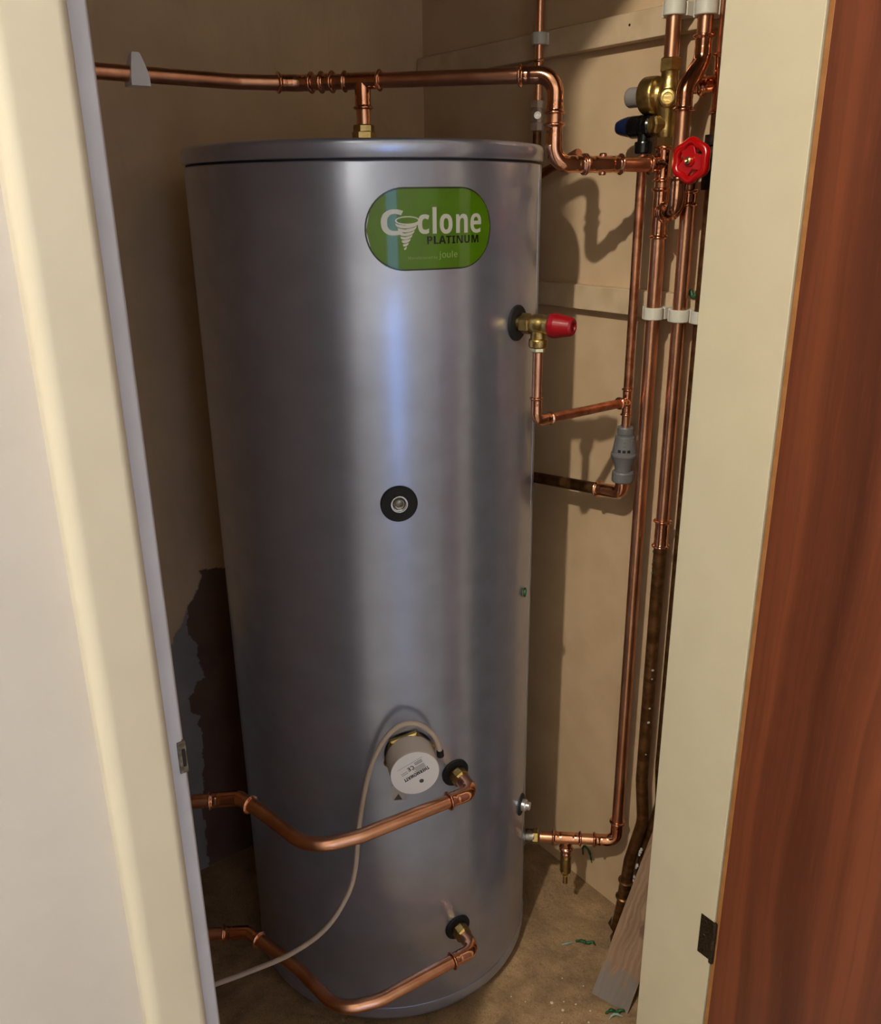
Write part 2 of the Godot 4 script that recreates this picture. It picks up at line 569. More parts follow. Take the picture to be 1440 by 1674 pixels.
func _ready() -> void:
	# ------------------------------------------------ camera, sky, lights, exposure
	var cam := Camera3D.new()
	cam.name = "camera"
	add_child(cam)
	var yaw := deg_to_rad(37.018)
	var pitch := deg_to_rad(19.798)
	var roll := deg_to_rad(-0.671)
	var fw := Vector3(sin(yaw) * cos(pitch), -sin(pitch), -cos(yaw) * cos(pitch))
	var rt := Vector3(cos(yaw), 0, sin(yaw))
	var upv := rt.cross(fw)
	cam.transform = Transform3D(Basis(rt * cos(roll) + upv * sin(roll), upv * cos(roll) - rt * sin(roll), -fw), Vector3(0, 1.447, 0))
	cam.fov = 60.967
	cam.near = 0.02
	cam.current = true

	var we := WorldEnvironment.new()
	we.name = "world"
	var env := Environment.new()
	env.background_mode = Environment.BG_SKY
	var sky := Sky.new()
	var sm := ProceduralSkyMaterial.new()
	sm.sky_top_color = Color(0.32, 0.46, 0.72)
	sm.sky_horizon_color = Color(0.66, 0.73, 0.84)
	sm.ground_bottom_color = Color(0.22, 0.22, 0.20)
	sm.ground_horizon_color = Color(0.55, 0.58, 0.60)
	sm.sun_angle_max = 1.0
	sky.sky_material = sm
	env.sky = sky
	env.tonemap_mode = Environment.TONE_MAPPER_LINEAR
	env.tonemap_exposure = 0.54
	env.sdfgi_enabled = true
	env.ssao_enabled = true
	env.ssil_enabled = true
	we.environment = env
	add_child(we)

	# daylight entering by the hall window
	var al := AreaLight3D.new()
	al.name = "window_daylight"
	al.area_size = Vector2(0.44, 1.86)
	al.light_energy = 1.45
	al.light_color = Color(0.62, 0.76, 1.0)
	al.area_range = 8.0
	al.shadow_enabled = true
	al.position = Vector3(-0.42, 1.05, 2.36)
	add_child(al)

	make_materials()
	build_room()
	build_lamp()
	build_tank()
	build_heater()
	build_relief_valve()
	build_hot_pipe()
	build_cold_feed()
	build_valves()
	build_wall_pipes()
	build_coils()
	build_clips()
	build_small_things()

# ---------------------------------------------------------------- the room
func build_room() -> void:
	# floors
	var fl := CSGBox3D.new()
	fl.name = numbered("floor")
	fl.size = Vector3(1.40, 0.50, 1.10)
	fl.position = Vector3(0.59, -0.25, -1.17)
	fl.material = M.concrete
	var hole := CSGPolygon3D.new()
	hole.name = "hole"
	var hp := PackedVector2Array()
	for p in [[1.088, -0.888], [1.094, -0.897], [1.106, -0.901], [1.118, -0.914], [1.131, -0.918], [1.140, -0.940], [1.16, -0.947], [1.182, -0.93], [1.18, -0.87], [1.13, -0.850], [1.112, -0.864], [1.098, -0.868], [1.091, -0.876]]:
		hp.append(Vector2(p[0] - 0.59, -(p[1] + 1.17)))
	hole.polygon = hp
	hole.depth = 0.40
	hole.operation = CSGShape3D.OPERATION_SUBTRACTION
	hole.material = M.concrete
	hole.rotation = Vector3(-PI / 2, 0, 0)
	hole.position = Vector3(0, 0.251, 0)
	fl.add_child(hole)
	fl.set_meta("kind", "structure")
	add_child(fl)
	var mb := MB.new()
	box(mb, Vector3(-3.2, -0.12, -0.62), Vector3(1.8, -0.001, 2.5))
	struct(mb, "floor", M.carpet)
	mb = MB.new()
	box(mb, Vector3(-3.2, 3.05, -1.72), Vector3(1.8, 3.15, 2.5))
	struct(mb, "ceiling", M.ceiling)
	# cupboard walls
	mb = MB.new()
	var z := -1.62
	mb.quad(Vector3(0, 0, z), Vector3(1.29, 0, z), Vector3(1.29, 3.05, z), Vector3(0, 3.05, z), Vector3(0, 0, 1), Vector2(0, 1), Vector2(1, 1), Vector2(1, 0), Vector2(0, 0))
	mb.quad(Vector3(0, 0, z - 0.1), Vector3(1.29, 0, z - 0.1), Vector3(1.29, 3.05, z - 0.1), Vector3(0, 3.05, z - 0.1), Vector3(0, 0, -1))
	for x in [0.0, 1.29]:
		mb.quad(Vector3(x, 0, z), Vector3(x, 0, z - 0.1), Vector3(x, 3.05, z - 0.1), Vector3(x, 3.05, z), Vector3(1 if x > 0 else -1, 0, 0))
	struct(mb, "wall_back", M.back)
	mb = MB.new()
	box(mb, Vector3(1.19, 0, -1.62), Vector3(1.29, 3.05, -0.70))
	struct(mb, "wall_right", M.closet)
	mb = MB.new()
	box(mb, Vector3(-0.10, 0, -1.72), Vector3(0.0, 3.05, -0.70))
	struct(mb, "wall_left", M.closet)
	# wall with the doorway
	mb = MB.new()
	box(mb, Vector3(-3.2, 0, -0.70), Vector3(0.161, 3.05, -0.58))
	box(mb, Vector3(0.975, 0, -0.70), Vector3(1.8, 3.05, -0.58))
	box(mb, Vector3(0.161, 2.20, -0.70), Vector3(0.975, 3.05, -0.58))
	struct(mb, "wall_front", M.wall_hall)
	# hall shell
	mb = MB.new()
	box(mb, Vector3(-3.3, 0, -0.70), Vector3(-3.2, 3.05, 2.5))
	struct(mb, "wall_hall_left", M.ceiling)
	mb = MB.new()
	box(mb, Vector3(1.8, 0, -0.70), Vector3(1.9, 3.05, 2.5))
	struct(mb, "wall_hall_right", M.ceiling)
	mb = MB.new()
	box(mb, Vector3(-3.2, 0, 2.4), Vector3(-0.69, 3.05, 2.5))
	box(mb, Vector3(-0.15, 0, 2.4), Vector3(1.8, 3.05, 2.5))
	box(mb, Vector3(-0.69, 0, 2.4), Vector3(-0.15, 0.06, 2.5))
	box(mb, Vector3(-0.69, 2.04, 2.4), Vector3(-0.15, 3.05, 2.5))
	struct(mb, "wall_hall_rear", M.ceiling)
	mb = MB.new()
	for b in [[-0.69, -0.64, 0.06, 2.04], [-0.20, -0.15, 0.06, 2.04], [-0.64, -0.20, 0.06, 0.12], [-0.64, -0.20, 1.98, 2.04]]:
		box(mb, Vector3(b[0], b[2], 2.42), Vector3(b[1], b[3], 2.48), 0.004)
	var wf := struct(mb, "window_1", M.frame_white)
	mb = MB.new()
	box(mb, Vector3(-0.645, 0.115, 2.445), Vector3(-0.195, 1.985, 2.449))
	obj(mb, "pane", M.glass, wf)

	# door lining, in two legs and a head
	mb = MB.new()
	box(mb, Vector3(0.161, 0, -0.703), Vector3(0.186, 2.20, -0.5795), 0.003)
	var tl := struct(mb, "trim_1", M.frame_white)
	tl.set_meta("label", "white painted edge of the doorway with a metal keep")
	mb = MB.new()
	box(mb, Vector3(0.1795, 1.027, -0.582), Vector3(0.1862, 1.055, -0.5775), 0.0006)
	obj(mb, "strike_plate", M.steel, tl)
	mb = MB.new()
	box(mb, Vector3(0.1822, 1.033, -0.5785), Vector3(0.1848, 1.049, -0.5771), 0.0003)
	obj(mb, "strike_slot", M.ink, tl)
	mb = MB.new()
	box(mb, Vector3(0.950, 0, -0.706), Vector3(0.975, 2.20, -0.579), 0.0012)
	var tr := struct(mb, "trim_2", M.frame_cream)
	tr.set_meta("label", "cream painted reveal of the doorway beside the brown door")
	mb = MB.new()
	box(mb, Vector3(0.186, 2.175, -0.703), Vector3(0.950, 2.20, -0.5795), 0.0025)
	struct(mb, "trim_3", M.frame_cream)
	# architrave: flat board with rounded arrises
	mb = MB.new()
	var prof := []
	for k in 9:
		var a := PI - PI / 2 * k / 8.0
		prof.append(Vector2(0.1225 + 0.011 + 0.011 * cos(a), -0.58 + 0.009 + 0.011 * sin(a)))
	for k in 9:
		var a := PI / 2 - PI / 2 * k / 8.0
		prof.append(Vector2(0.1700 - 0.008 + 0.008 * cos(a), -0.58 + 0.012 + 0.008 * sin(a)))
	prof.insert(0, Vector2(0.1225, -0.58))
	prof.append(Vector2(0.1700, -0.58))
	for i in prof.size() - 1:
		var nn := []
		for j in [i, i + 1]:
			var d: Vector2 = prof[min(j + 1, prof.size() - 1)] - prof[max(j - 1, 0)]
			nn.append(Vector3(-d.y, 0, d.x).normalized())
		var p0 := Vector3(prof[i].x, 0, prof[i].y)
		var p1 := Vector3(prof[i + 1].x, 0, prof[i + 1].y)
		var up := Vector3(0, 2.24, 0)
		mb.tri(p0, p1, p1 + up, nn[0], nn[1], nn[1])
		mb.tri(p0, p1 + up, p0 + up, nn[0], nn[1], nn[0])
	var tc := struct(mb, "trim_4", M.architrave)
	tc.set_meta("label", "cream architrave board left of the doorway")

	# the open door leaf, hung on the right lining
	mb = MB.new()
	var x0 := 0.954
	var d0 := -0.5765
	var d1 := 0.185
	box(mb, Vector3(x0, 0.01, d0), Vector3(x0 + 0.036, 2.165, d1), 0.001)
	# face with the veneer mapped once over the leaf
	var fmb := MB.new()
	fmb.quad(Vector3(x0 - 0.0006, 0.012, d0 + 0.0015), Vector3(x0 - 0.0006, 0.012, d1 - 0.002), Vector3(x0 - 0.0006, 2.163, d1 - 0.002), Vector3(x0 - 0.0006, 2.163, d0 + 0.0015), Vector3(-1, 0, 0), Vector2(0, 1), Vector2(1, 1), Vector2(1, 0), Vector2(0, 0))
	var dr := struct(mb, "door_1", M.lipping)
	dr.set_meta("label", "dark red-brown veneered door standing open")
	obj(fmb, "veneer", M.door, dr)
	mb = MB.new()
	box(mb, Vector3(x0 - 0.0012, 0.01, d0 - 0.0012), Vector3(x0 + 0.037, 2.165, d0 + 0.0055), 0.0008)
	obj(mb, "edge_lipping", M.lipping, dr)
	var hg := thing("door_hinge", "dark metal butt hinge low on the cream door frame", "hinge", Vector3(0.95, 0.33, -0.59))
	mb = MB.new()
	box(mb, Vector3(0.9488, 0.330, -0.602), Vector3(0.9502, 0.405, -0.579), 0.0005)
	obj(mb, "leaf", M.hinge, hg)
	for k in 3:
		var y := 0.340 + 0.0275 * k
		turned(hg, "screw", M.bronze_old, Vector3(0.9488, y, -0.593), Vector3(-1, 0, 0), [[0.0035, 0], [0.003, 0.0006], [0, 0.0008]], 12)
	turned(hg, "knuckle", M.hinge, Vector3(0.9475, 0.330, -0.5755), Vector3.UP, [[0, 0], [0.0038, 0], [0.0038, 0.0245], [0.0032, 0.0247], [0.0032, 0.0253], [0.0038, 0.0255], [0.0038, 0.0495], [0.0032, 0.0497], [0.0032, 0.0503], [0.0038, 0.0505], [0.0038, 0.075], [0, 0.075]], 16)

	# pipe battens on the right wall
	mb = MB.new()
	box(mb, Vector3(1.17, 1.676, -1.615), Vector3(1.19, 1.718, -0.702), 0.002)
	var b1 := obj(mb, "batten", M.batten)
	tag(b1, "upper painted wooden batten on the right wall, above the brass valve", "batten")
	mb = MB.new()
	lathe(mb, Vector3(1.1705, 1.7, -1.045), Vector3(-1, 0, 0), [[0.0022, 0], [0.0018, 0.0012], [0, 0.0014]], 10)
	obj(mb, "nail_head", M.bronze_old, b1)
	mb = MB.new()
	box(mb, Vector3(1.17, 1.256, -1.615), Vector3(1.19, 1.299, -0.702), 0.002)
	var b2 := obj(mb, "batten", M.batten)
	tag(b2, "lower painted wooden batten behind the red-capped relief valve", "batten")

func build_lamp() -> void:
	var t := thing("pendant_lamp", "bare warm bulb hanging on a short cord from the hall ceiling", "lamp", Vector3(LAMP.x, 3.05, LAMP.z))
	turned(t, "ceiling_rose", M.disc_white, Vector3(LAMP.x, 3.05, LAMP.z), Vector3.DOWN, [[0.045, 0], [0.045, 0.012], [0.02, 0.025], [0, 0.025]], 24)
	turned(t, "cord", M.disc_white, Vector3(LAMP.x, 3.03, LAMP.z), Vector3.DOWN, [[0.003, 0], [0.003, 0.09]], 8)
	turned(t, "holder", M.disc_white, Vector3(LAMP.x, 2.945, LAMP.z), Vector3.DOWN, [[0, 0], [0.016, 0.004], [0.018, 0.045], [0, 0.045]], 20)
	var p := []
	for k in 13:
		var a := PI * k / 12.0
		p.append([0.036 * sin(a), -0.036 * cos(a)])
	turned(t, "bulb", M.bulb, LAMP, Vector3.DOWN, p, 24, true)
	var l := OmniLight3D.new()
	l.name = "pendant_light"
	l.light_color = Color(1.0, 0.972, 0.91)
	l.light_energy = 9.5
	l.light_size = 0.03
	l.omni_range = 8.0
	l.omni_attenuation = 2.0
	l.shadow_enabled = true
	t.add_child(l)
	l.position = LAMP - t.position

# ---------------------------------------------------------------- the cylinder
func build_tank() -> void:
	var t := thing("hot_water_cylinder", "tall silver-grey hot water cylinder with green oval badge", "cylinder", AXIS)
	turned(t, "foot_ring", M.black, AXIS, Vector3.UP, [[0.0, 0.0], [0.235, 0.0], [0.235, 0.026], [0.0, 0.026]], 64)
	turned(t, "bottom_rim", M.tank, AXIS, Vector3.UP, [[0.0, 0.021], [0.262, 0.021], [0.270, 0.023], [0.2752, 0.028], [0.2762, 0.034], [0.2762, 0.050], [0.2756, 0.0525], [0.272, 0.053]], 128, true)
	turned(t, "shell", M.tank, AXIS, Vector3.UP, [[0.270, 0.048], [0.2745, 0.0525], [0.275, 0.055], [0.275, 0.4], [0.275, 0.8], [0.275, 1.2], [0.275, 1.4925], [0.2735, 1.4945], [0.262, 1.4945]], 160, true)
	turned(t, "lid_seal", M.seam, AXIS, Vector3.UP, [[0.2725, 1.493], [0.2725, 1.499]], 96)
	turned(t, "lid", M.tank, AXIS, Vector3.UP, [[0.262, 1.4975], [0.2755, 1.4975], [0.2772, 1.499], [0.2772, 1.514], [0.2762, 1.5180], [0.2735, 1.5205], [0.268, 1.5212], [0.0, 1.5212]], 160, true)
	# lap seam of the jacket with its pop rivets
	var mb := MB.new()
	for k in 2:
		var a0 := 37.0
		var a1 := 41.5
		var na := out_dir(a0)
		var nb := out_dir(a1)
		if k == 0:
			mb.tri(on_tank(a0, 0.056, 0.2757), on_tank(a1, 0.056, 0.2757), on_tank(a1, 1.492, 0.2757), na, nb, nb)
			mb.tri(on_tank(a0, 0.056, 0.2757), on_tank(a1, 1.492, 0.2757), on_tank(a0, 1.492, 0.2757), na, nb, na)
		else:
			mb.quad(on_tank(a0, 0.056, 0.275), on_tank(a0, 0.056, 0.2757), on_tank(a0, 1.492, 0.2757), on_tank(a0, 1.492, 0.275), Vector3(-nb.z, 0, nb.x))
	obj(mb, "lap_seam", M.tank, t)
	turned(t, "outlet_boss", M.brass, AXIS + Vector3(0, 1.5205, 0), Vector3.UP, hex_profile(0.0185, 0.0, 0.026), 6)
	# centre port: rubber collar and threaded steel socket
	var a := -26.3
	var c := turned(t, "port_collar", M.black, on_tank(a, 1.030, 0.2735), out_dir(a), [[0.0275, 0], [0.0275, 0.0030], [0.0262, 0.0042], [0.0135, 0.0042], [0.0125, 0.0015], [0, 0.0015]], 40)
	turned(c, "socket_ring", M.chrome, on_tank(a, 1.030, 0.2735), out_dir(a), [[0.0128, 0.001], [0.0128, 0.0058], [0.0122, 0.0064], [0.0112, 0.0064], [0.0108, 0.003], [0.0098, 0.003]], 40)
	turned(c, "socket_plug", M.steel, on_tank(a, 1.030, 0.2735), out_dir(a), [[0.0105, 0.0022], [0.0098, 0.0042], [0.0085, 0.0034], [0.0075, 0.0046], [0.0052, 0.0040], [0.0046, 0.0022], [0, 0.0030]], 24)
	for q in [[-8.6, 0.542], [-8.0, 0.208]]:
		turned(t, "port_collar", M.black, on_tank(q[0], q[1], 0.2735), out_dir(q[0]), [[0.0245, 0], [0.0245, 0.0032], [0.0232, 0.0045], [0.012, 0.0045]], 40)
	turned(t, "port_collar", M.black, on_tank(19.2, 1.272, 0.2735), out_dir(19.2), [[0.0265, 0], [0.0265, 0.0035], [0.025, 0.0048], [0.012, 0.0048]], 40)
	# blanked side port and cold inlet socket
	a = 33.0
	c = turned(t, "port_collar", M.black, on_tank(a, 0.358, 0.2735), out_dir(a), [[0.021, 0], [0.021, 0.003], [0.0195, 0.004], [0.011, 0.004]], 32)
	turned(c, "blanking_plug", M.chrome, on_tank(a, 0.358, 0.2735), out_dir(a), [[0.0115, 0.002], [0.0115, 0.010], [0.0105, 0.012], [0.0080, 0.012], [0.0080, 0.018], [0.0070, 0.0195], [0, 0.0195]], 24)
	a = 48.7
	turned(t, "inlet_socket", M.steel, on_tank(a, 0.222, 0.2735), out_dir(a), [[0.019, 0], [0.019, 0.003], [0.0145, 0.004], [0.0145, 0.020], [0.0138, 0.0215], [0, 0.0215]], 32)

	# green badge: resin-domed oval with a dark rim
	var lc := -14.2
	var hw := 0.0930
	var hh := 0.0525
	var cy := 1.4095
	var outline := func(w: float, h: float) -> PackedVector2Array:
		var poly := PackedVector2Array()
		var r := h
		for s in [1, -1]:
			for k in 25:
				var an: float = -PI / 2 + PI * k / 24.0
				poly.append(Vector2(s * (w - r + r * cos(an)), s * r * sin(an)))
			for k in range(1, 16):      # long sides in short steps, so that they follow the curve
				poly.append(Vector2(s * (w - r) * (1.0 - 2.0 * k / 16.0), s * r))
		return poly
	var at := func(p: Vector2, lift: float) -> Vector3:
		return on_tank(lc + rad_to_deg(p.x / RT), cy + p.y, RT + lift)
	var nrm := func(p: Vector2) -> Vector3:
		return out_dir(lc + rad_to_deg(p.x / RT))
	var outer: PackedVector2Array = outline.call(hw, hh)
	var inner: PackedVector2Array = outline.call(hw - 0.0022, hh - 0.0022)
	mb = MB.new()
	for i in outer.size():
		var j := (i + 1) % outer.size()
		var side: Vector3 = nrm.call(outer[i])
		mb.tri(at.call(outer[i], 0.0), at.call(outer[j], 0.0), at.call(inner[j], 0.0016), side, side, side)
		mb.tri(at.call(outer[i], 0.0), at.call(inner[j], 0.0016), at.call(inner[i], 0.0016), side, side, side)
	var badge := obj(mb, "badge", M.label_edge, t)
	mb = MB.new()
	var strips := 36      # vertical strips follow the curve of the shell
	for k in strips:
		var xa := -(hw - 0.0022) + 2 * (hw - 0.0022) * k / strips
		var xb := -(hw - 0.0022) + 2 * (hw - 0.0022) * (k + 1) / strips
		var ya := half_height(xa, hw - 0.0022, hh - 0.0022)
		var yb := half_height(xb, hw - 0.0022, hh - 0.0022)
		var n0: Vector3 = nrm.call(Vector2(xa, 0))
		var n1: Vector3 = nrm.call(Vector2(xb, 0))
		mb.tri(at.call(Vector2(xa, -ya), 0.0016), at.call(Vector2(xb, -yb), 0.0016), at.call(Vector2(xb, yb), 0.0016), n0, n1, n1)
		mb.tri(at.call(Vector2(xa, -ya), 0.0016), at.call(Vector2(xb, yb), 0.0016), at.call(Vector2(xa, ya), 0.0016), n0, n1, n0)
	var face := obj(mb, "badge_face", M.label_green, t)
	var up := func(p: Vector2) -> Vector3:
		return at.call(p, 0.00185)
	mb = MB.new()
	lettering(mb, "C", Rect2(-0.0715, -0.0070, 0.0295, 0.0325), 700, up, nrm)
	lettering(mb, "clone", Rect2(-0.0225, -0.0065, 0.0965, 0.0340), 700, up, nrm)
	# the whirlwind standing for the letter y
	for k in 7:
		var f := k / 6.0
		var yy: float = 0.0105 - 0.0325 * pow(f, 0.92)
		var ww: float = lerpf(0.0165, 0.0018, pow(f, 0.8))
		var xx: float = lerpf(-0.0365, -0.0400, f)
		var th: float = lerpf(0.0024, 0.0016, f)
		var band := PackedVector2Array()
		for i in 13:
			var an := -PI * i / 12.0
			band.append(Vector2(xx + ww * cos(an), yy + 0.34 * ww * sin(an) * 0.9 + 0.0012 * cos(an)))
		for i in 13:
			var an := -PI + PI * i / 12.0
			band.append(Vector2(xx + ww * 0.97 * cos(an), yy - th + 0.34 * ww * sin(an) * 0.9 + 0.0012 * cos(an) - th * 0.6 * sin(-an)))
		poly_fill(mb, band, up, nrm)
	var rim := PackedVector2Array()      # open mouth of the whirlwind
	for i in 25:
		var an := TAU * i / 24.0
		rim.append(Vector2(-0.0365 + 0.0165 * cos(an), 0.0112 + 0.0056 * sin(an)))
	for i in 24:
		var q := PackedVector2Array([rim[i], rim[i + 1]])
		for j in [i + 1, i]:
			var an: float = TAU * j / 24.0
			q.append(Vector2(-0.0365 + 0.0145 * cos(an), 0.0114 + 0.0040 * sin(an)))
		mb.quad(up.call(q[0]), up.call(q[1]), up.call(q[2]), up.call(q[3]), nrm.call(q[0]))
	obj(mb, "lettering", M.print_white, face)
	mb = MB.new()
	lettering(mb, "PLATINUM", Rect2(-0.0100, -0.0190, 0.0790, 0.0102), 700, up, nrm)
	obj(mb, "lettering", M.print_dark, face)
	mb = MB.new()
	lettering(mb, "Manufactured by", Rect2(-0.0365, -0.0388, 0.0410, 0.0048), 400, up, nrm)
	lettering(mb, "joule", Rect2(0.0065, -0.0395, 0.0280, 0.0112), 400, up, nrm)
	obj(mb, "lettering", M.print_pale, face)
	# small warning sticker below the heater
	mb = MB.new()
	var sa := -29.3
	for k in 2:
		var b0 := sa - 2.6 + 2.6 * k
		var b1 := b0 + 2.6
		mb.tri(on_tank(b0, 0.508, 0.2754), on_tank(b1, 0.508, 0.2754), on_tank(b1, 0.540, 0.2754), out_dir(b0), out_dir(b1), out_dir(b1))
		mb.tri(on_tank(b0, 0.508, 0.2754), on_tank(b1, 0.540, 0.2754), on_tank(b0, 0.540, 0.2754), out_dir(b0), out_dir(b1), out_dir(b0))
	var st := obj(mb, "warning_sticker", M.sticker, t)
	mb = MB.new()
	mb.tri(on_tank(sa - 1.8, 0.512, 0.2757), on_tank(sa + 1.2, 0.512, 0.2757), on_tank(sa - 0.1, 0.524, 0.2757), out_dir(sa), out_dir(sa), out_dir(sa))
	obj(mb, "printed_triangle", M.ink_grey, st)

func half_height(x: float, w: float, h: float) -> float:
	var over := absf(x) - (w - h)
	return h if over <= 0.0 else sqrt(max(0.0, h * h - over * over))

# ---------------------------------------------------------------- immersion heater
func build_heater() -> void:
	var a := -25.4
	var d := out_dir(a)
	var o := on_tank(a, 0.602, RT)
	var t := thing("immersion_heater", "white round immersion heater cap on a brass hexagon nut", "heater", o)
	turned(t, "gasket", M.black, o, d, [[0.040, -0.004], [0.040, 0.002], [0.0, 0.002]], 48)
	turned(t, "hexagon_nut", M.brass, o, d, [[0.0, 0.001], [0.040, 0.001], [0.0438, 0.003], [0.0438, 0.010], [0.041, 0.0125], [0.0, 0.0135]], 6, false, Vector3(0.3, 1, 0))
	turned(t, "cap", M.cap_white, o, d, [[0.0385, 0.010], [0.0390, 0.012], [0.0390, 0.0545], [0.0382, 0.0560], [0.0, 0.0560]], 64)
	var face := turned(t, "cap_label", M.disc_white, o, d, [[0.0384, 0.0560], [0.0384, 0.0564], [0.0, 0.0564]], 64)
	# print on the label, read with the cap turned round
	var right := Vector3.UP.cross(d).normalized()
	var ang := deg_to_rad(180.0 + 27.0)
	var ex := right * cos(ang) + Vector3.UP * sin(ang)
	var ey := -right * sin(ang) + Vector3.UP * cos(ang)
	var to3 := func(p: Vector2) -> Vector3:
		return o + d * 0.0566 + ex * p.x + ey * p.y
	var nn := func(_p: Vector2) -> Vector3:
		return d
	var mb := MB.new()
	lettering(mb, "THERMOWATT", Rect2(-0.0235, -0.0008, 0.044, 0.0064), 700, to3, nn)
	lettering(mb, "THERMOWATT", Rect2(-0.0232, -0.0006, 0.044, 0.0064), 700, to3, nn)
	lettering(mb, "CE", Rect2(-0.004, -0.0155, 0.0105, 0.0075), 700, to3, nn)
	box_flat(mb, Rect2(-0.0235, -0.0205, 0.044, 0.0004), to3, d)
	obj(mb, "lettering", M.ink, face)
	mb = MB.new()
	for k in 4:      # lines of small print, too small to read
		box_flat(mb, Rect2(-0.0205, -0.0030 - 0.0021 * k, 0.020 - 0.003 * (k % 2), 0.0008), to3, d)
	for k in 3:
		box_flat(mb, Rect2(-0.0205, -0.0135 - 0.0021 * k, 0.013, 0.0009), to3, d)
	for k in 2:
		box_flat(mb, Rect2(0.0085, -0.0075 - 0.0030 * k, 0.011, 0.0007), to3, d)
	obj(mb, "small_print", M.ink_grey, face)
	mb = MB.new()
	var seal := PackedVector2Array()
	for k in 20:
		seal.append(Vector2(-0.002, 0.0185) + Vector2(cos(TAU * k / 20.0), sin(TAU * k / 20.0)) * 0.0036)
	poly_fill(mb, seal, to3, nn)
	obj(mb, "round_seal", M.ink_grey, face)
	# flex: leaves the cap's foot, loops over it and droops away to the left
	var pts := [Vector3(0.712, 0.607, -0.952), Vector3(0.703, 0.635, -0.950), Vector3(0.6925, 0.654, -0.954), Vector3(0.676, 0.669, -0.963), Vector3(0.654, 0.672, -0.973), Vector3(0.632, 0.652, -0.986), Vector3(0.613, 0.609, -0.998), Vector3(0.600, 0.554, -1.006), Vector3(0.589, 0.483, -1.012), Vector3(0.577, 0.402, -1.012), Vector3(0.556, 0.357, -1.010), Vector3(0.514, 0.315, -1.012), Vector3(0.458, 0.284, -1.030), Vector3(0.392, 0.262, -1.060), Vector3(0.343, 0.250, -1.082), Vector3(0.27, 0.235, -1.11), Vector3(0.10, 0.17, -1.18)]
	var cv := Curve3D.new()
	for i in pts.size():
		var p: Vector3 = pts[i]
		var tg: Vector3 = (pts[min(i + 1, pts.size() - 1)] - pts[max(i - 1, 0)]) / 6.0
		cv.add_point(p, -tg, tg)
	cv.bake_interval = 0.008
	var bp := cv.get_baked_points()
	mb = MB.new()
	tube(mb, bp, flat_rad(bp.size(), 0.0041), 14)
	obj(mb, "flex", M.cable, t)
	turned(t, "cable_gland", M.black, Vector3(0.712, 0.600, -0.952), Vector3(-0.1, 1, 0), [[0, 0], [0.0058, 0], [0.0058, 0.010], [0.0045, 0.013], [0.0042, 0.013]], 12)

func box_flat(mb: MB, r: Rect2, to3: Callable, n: Vector3) -> void:
	mb.quad(to3.call(r.position), to3.call(r.position + Vector2(r.size.x, 0)), to3.call(r.end), to3.call(r.position + Vector2(0, r.size.y)), n)

# ---------------------------------------------------------------- relief valve and its discharge
const P1 := Vector3(1.130, 0, -0.968)

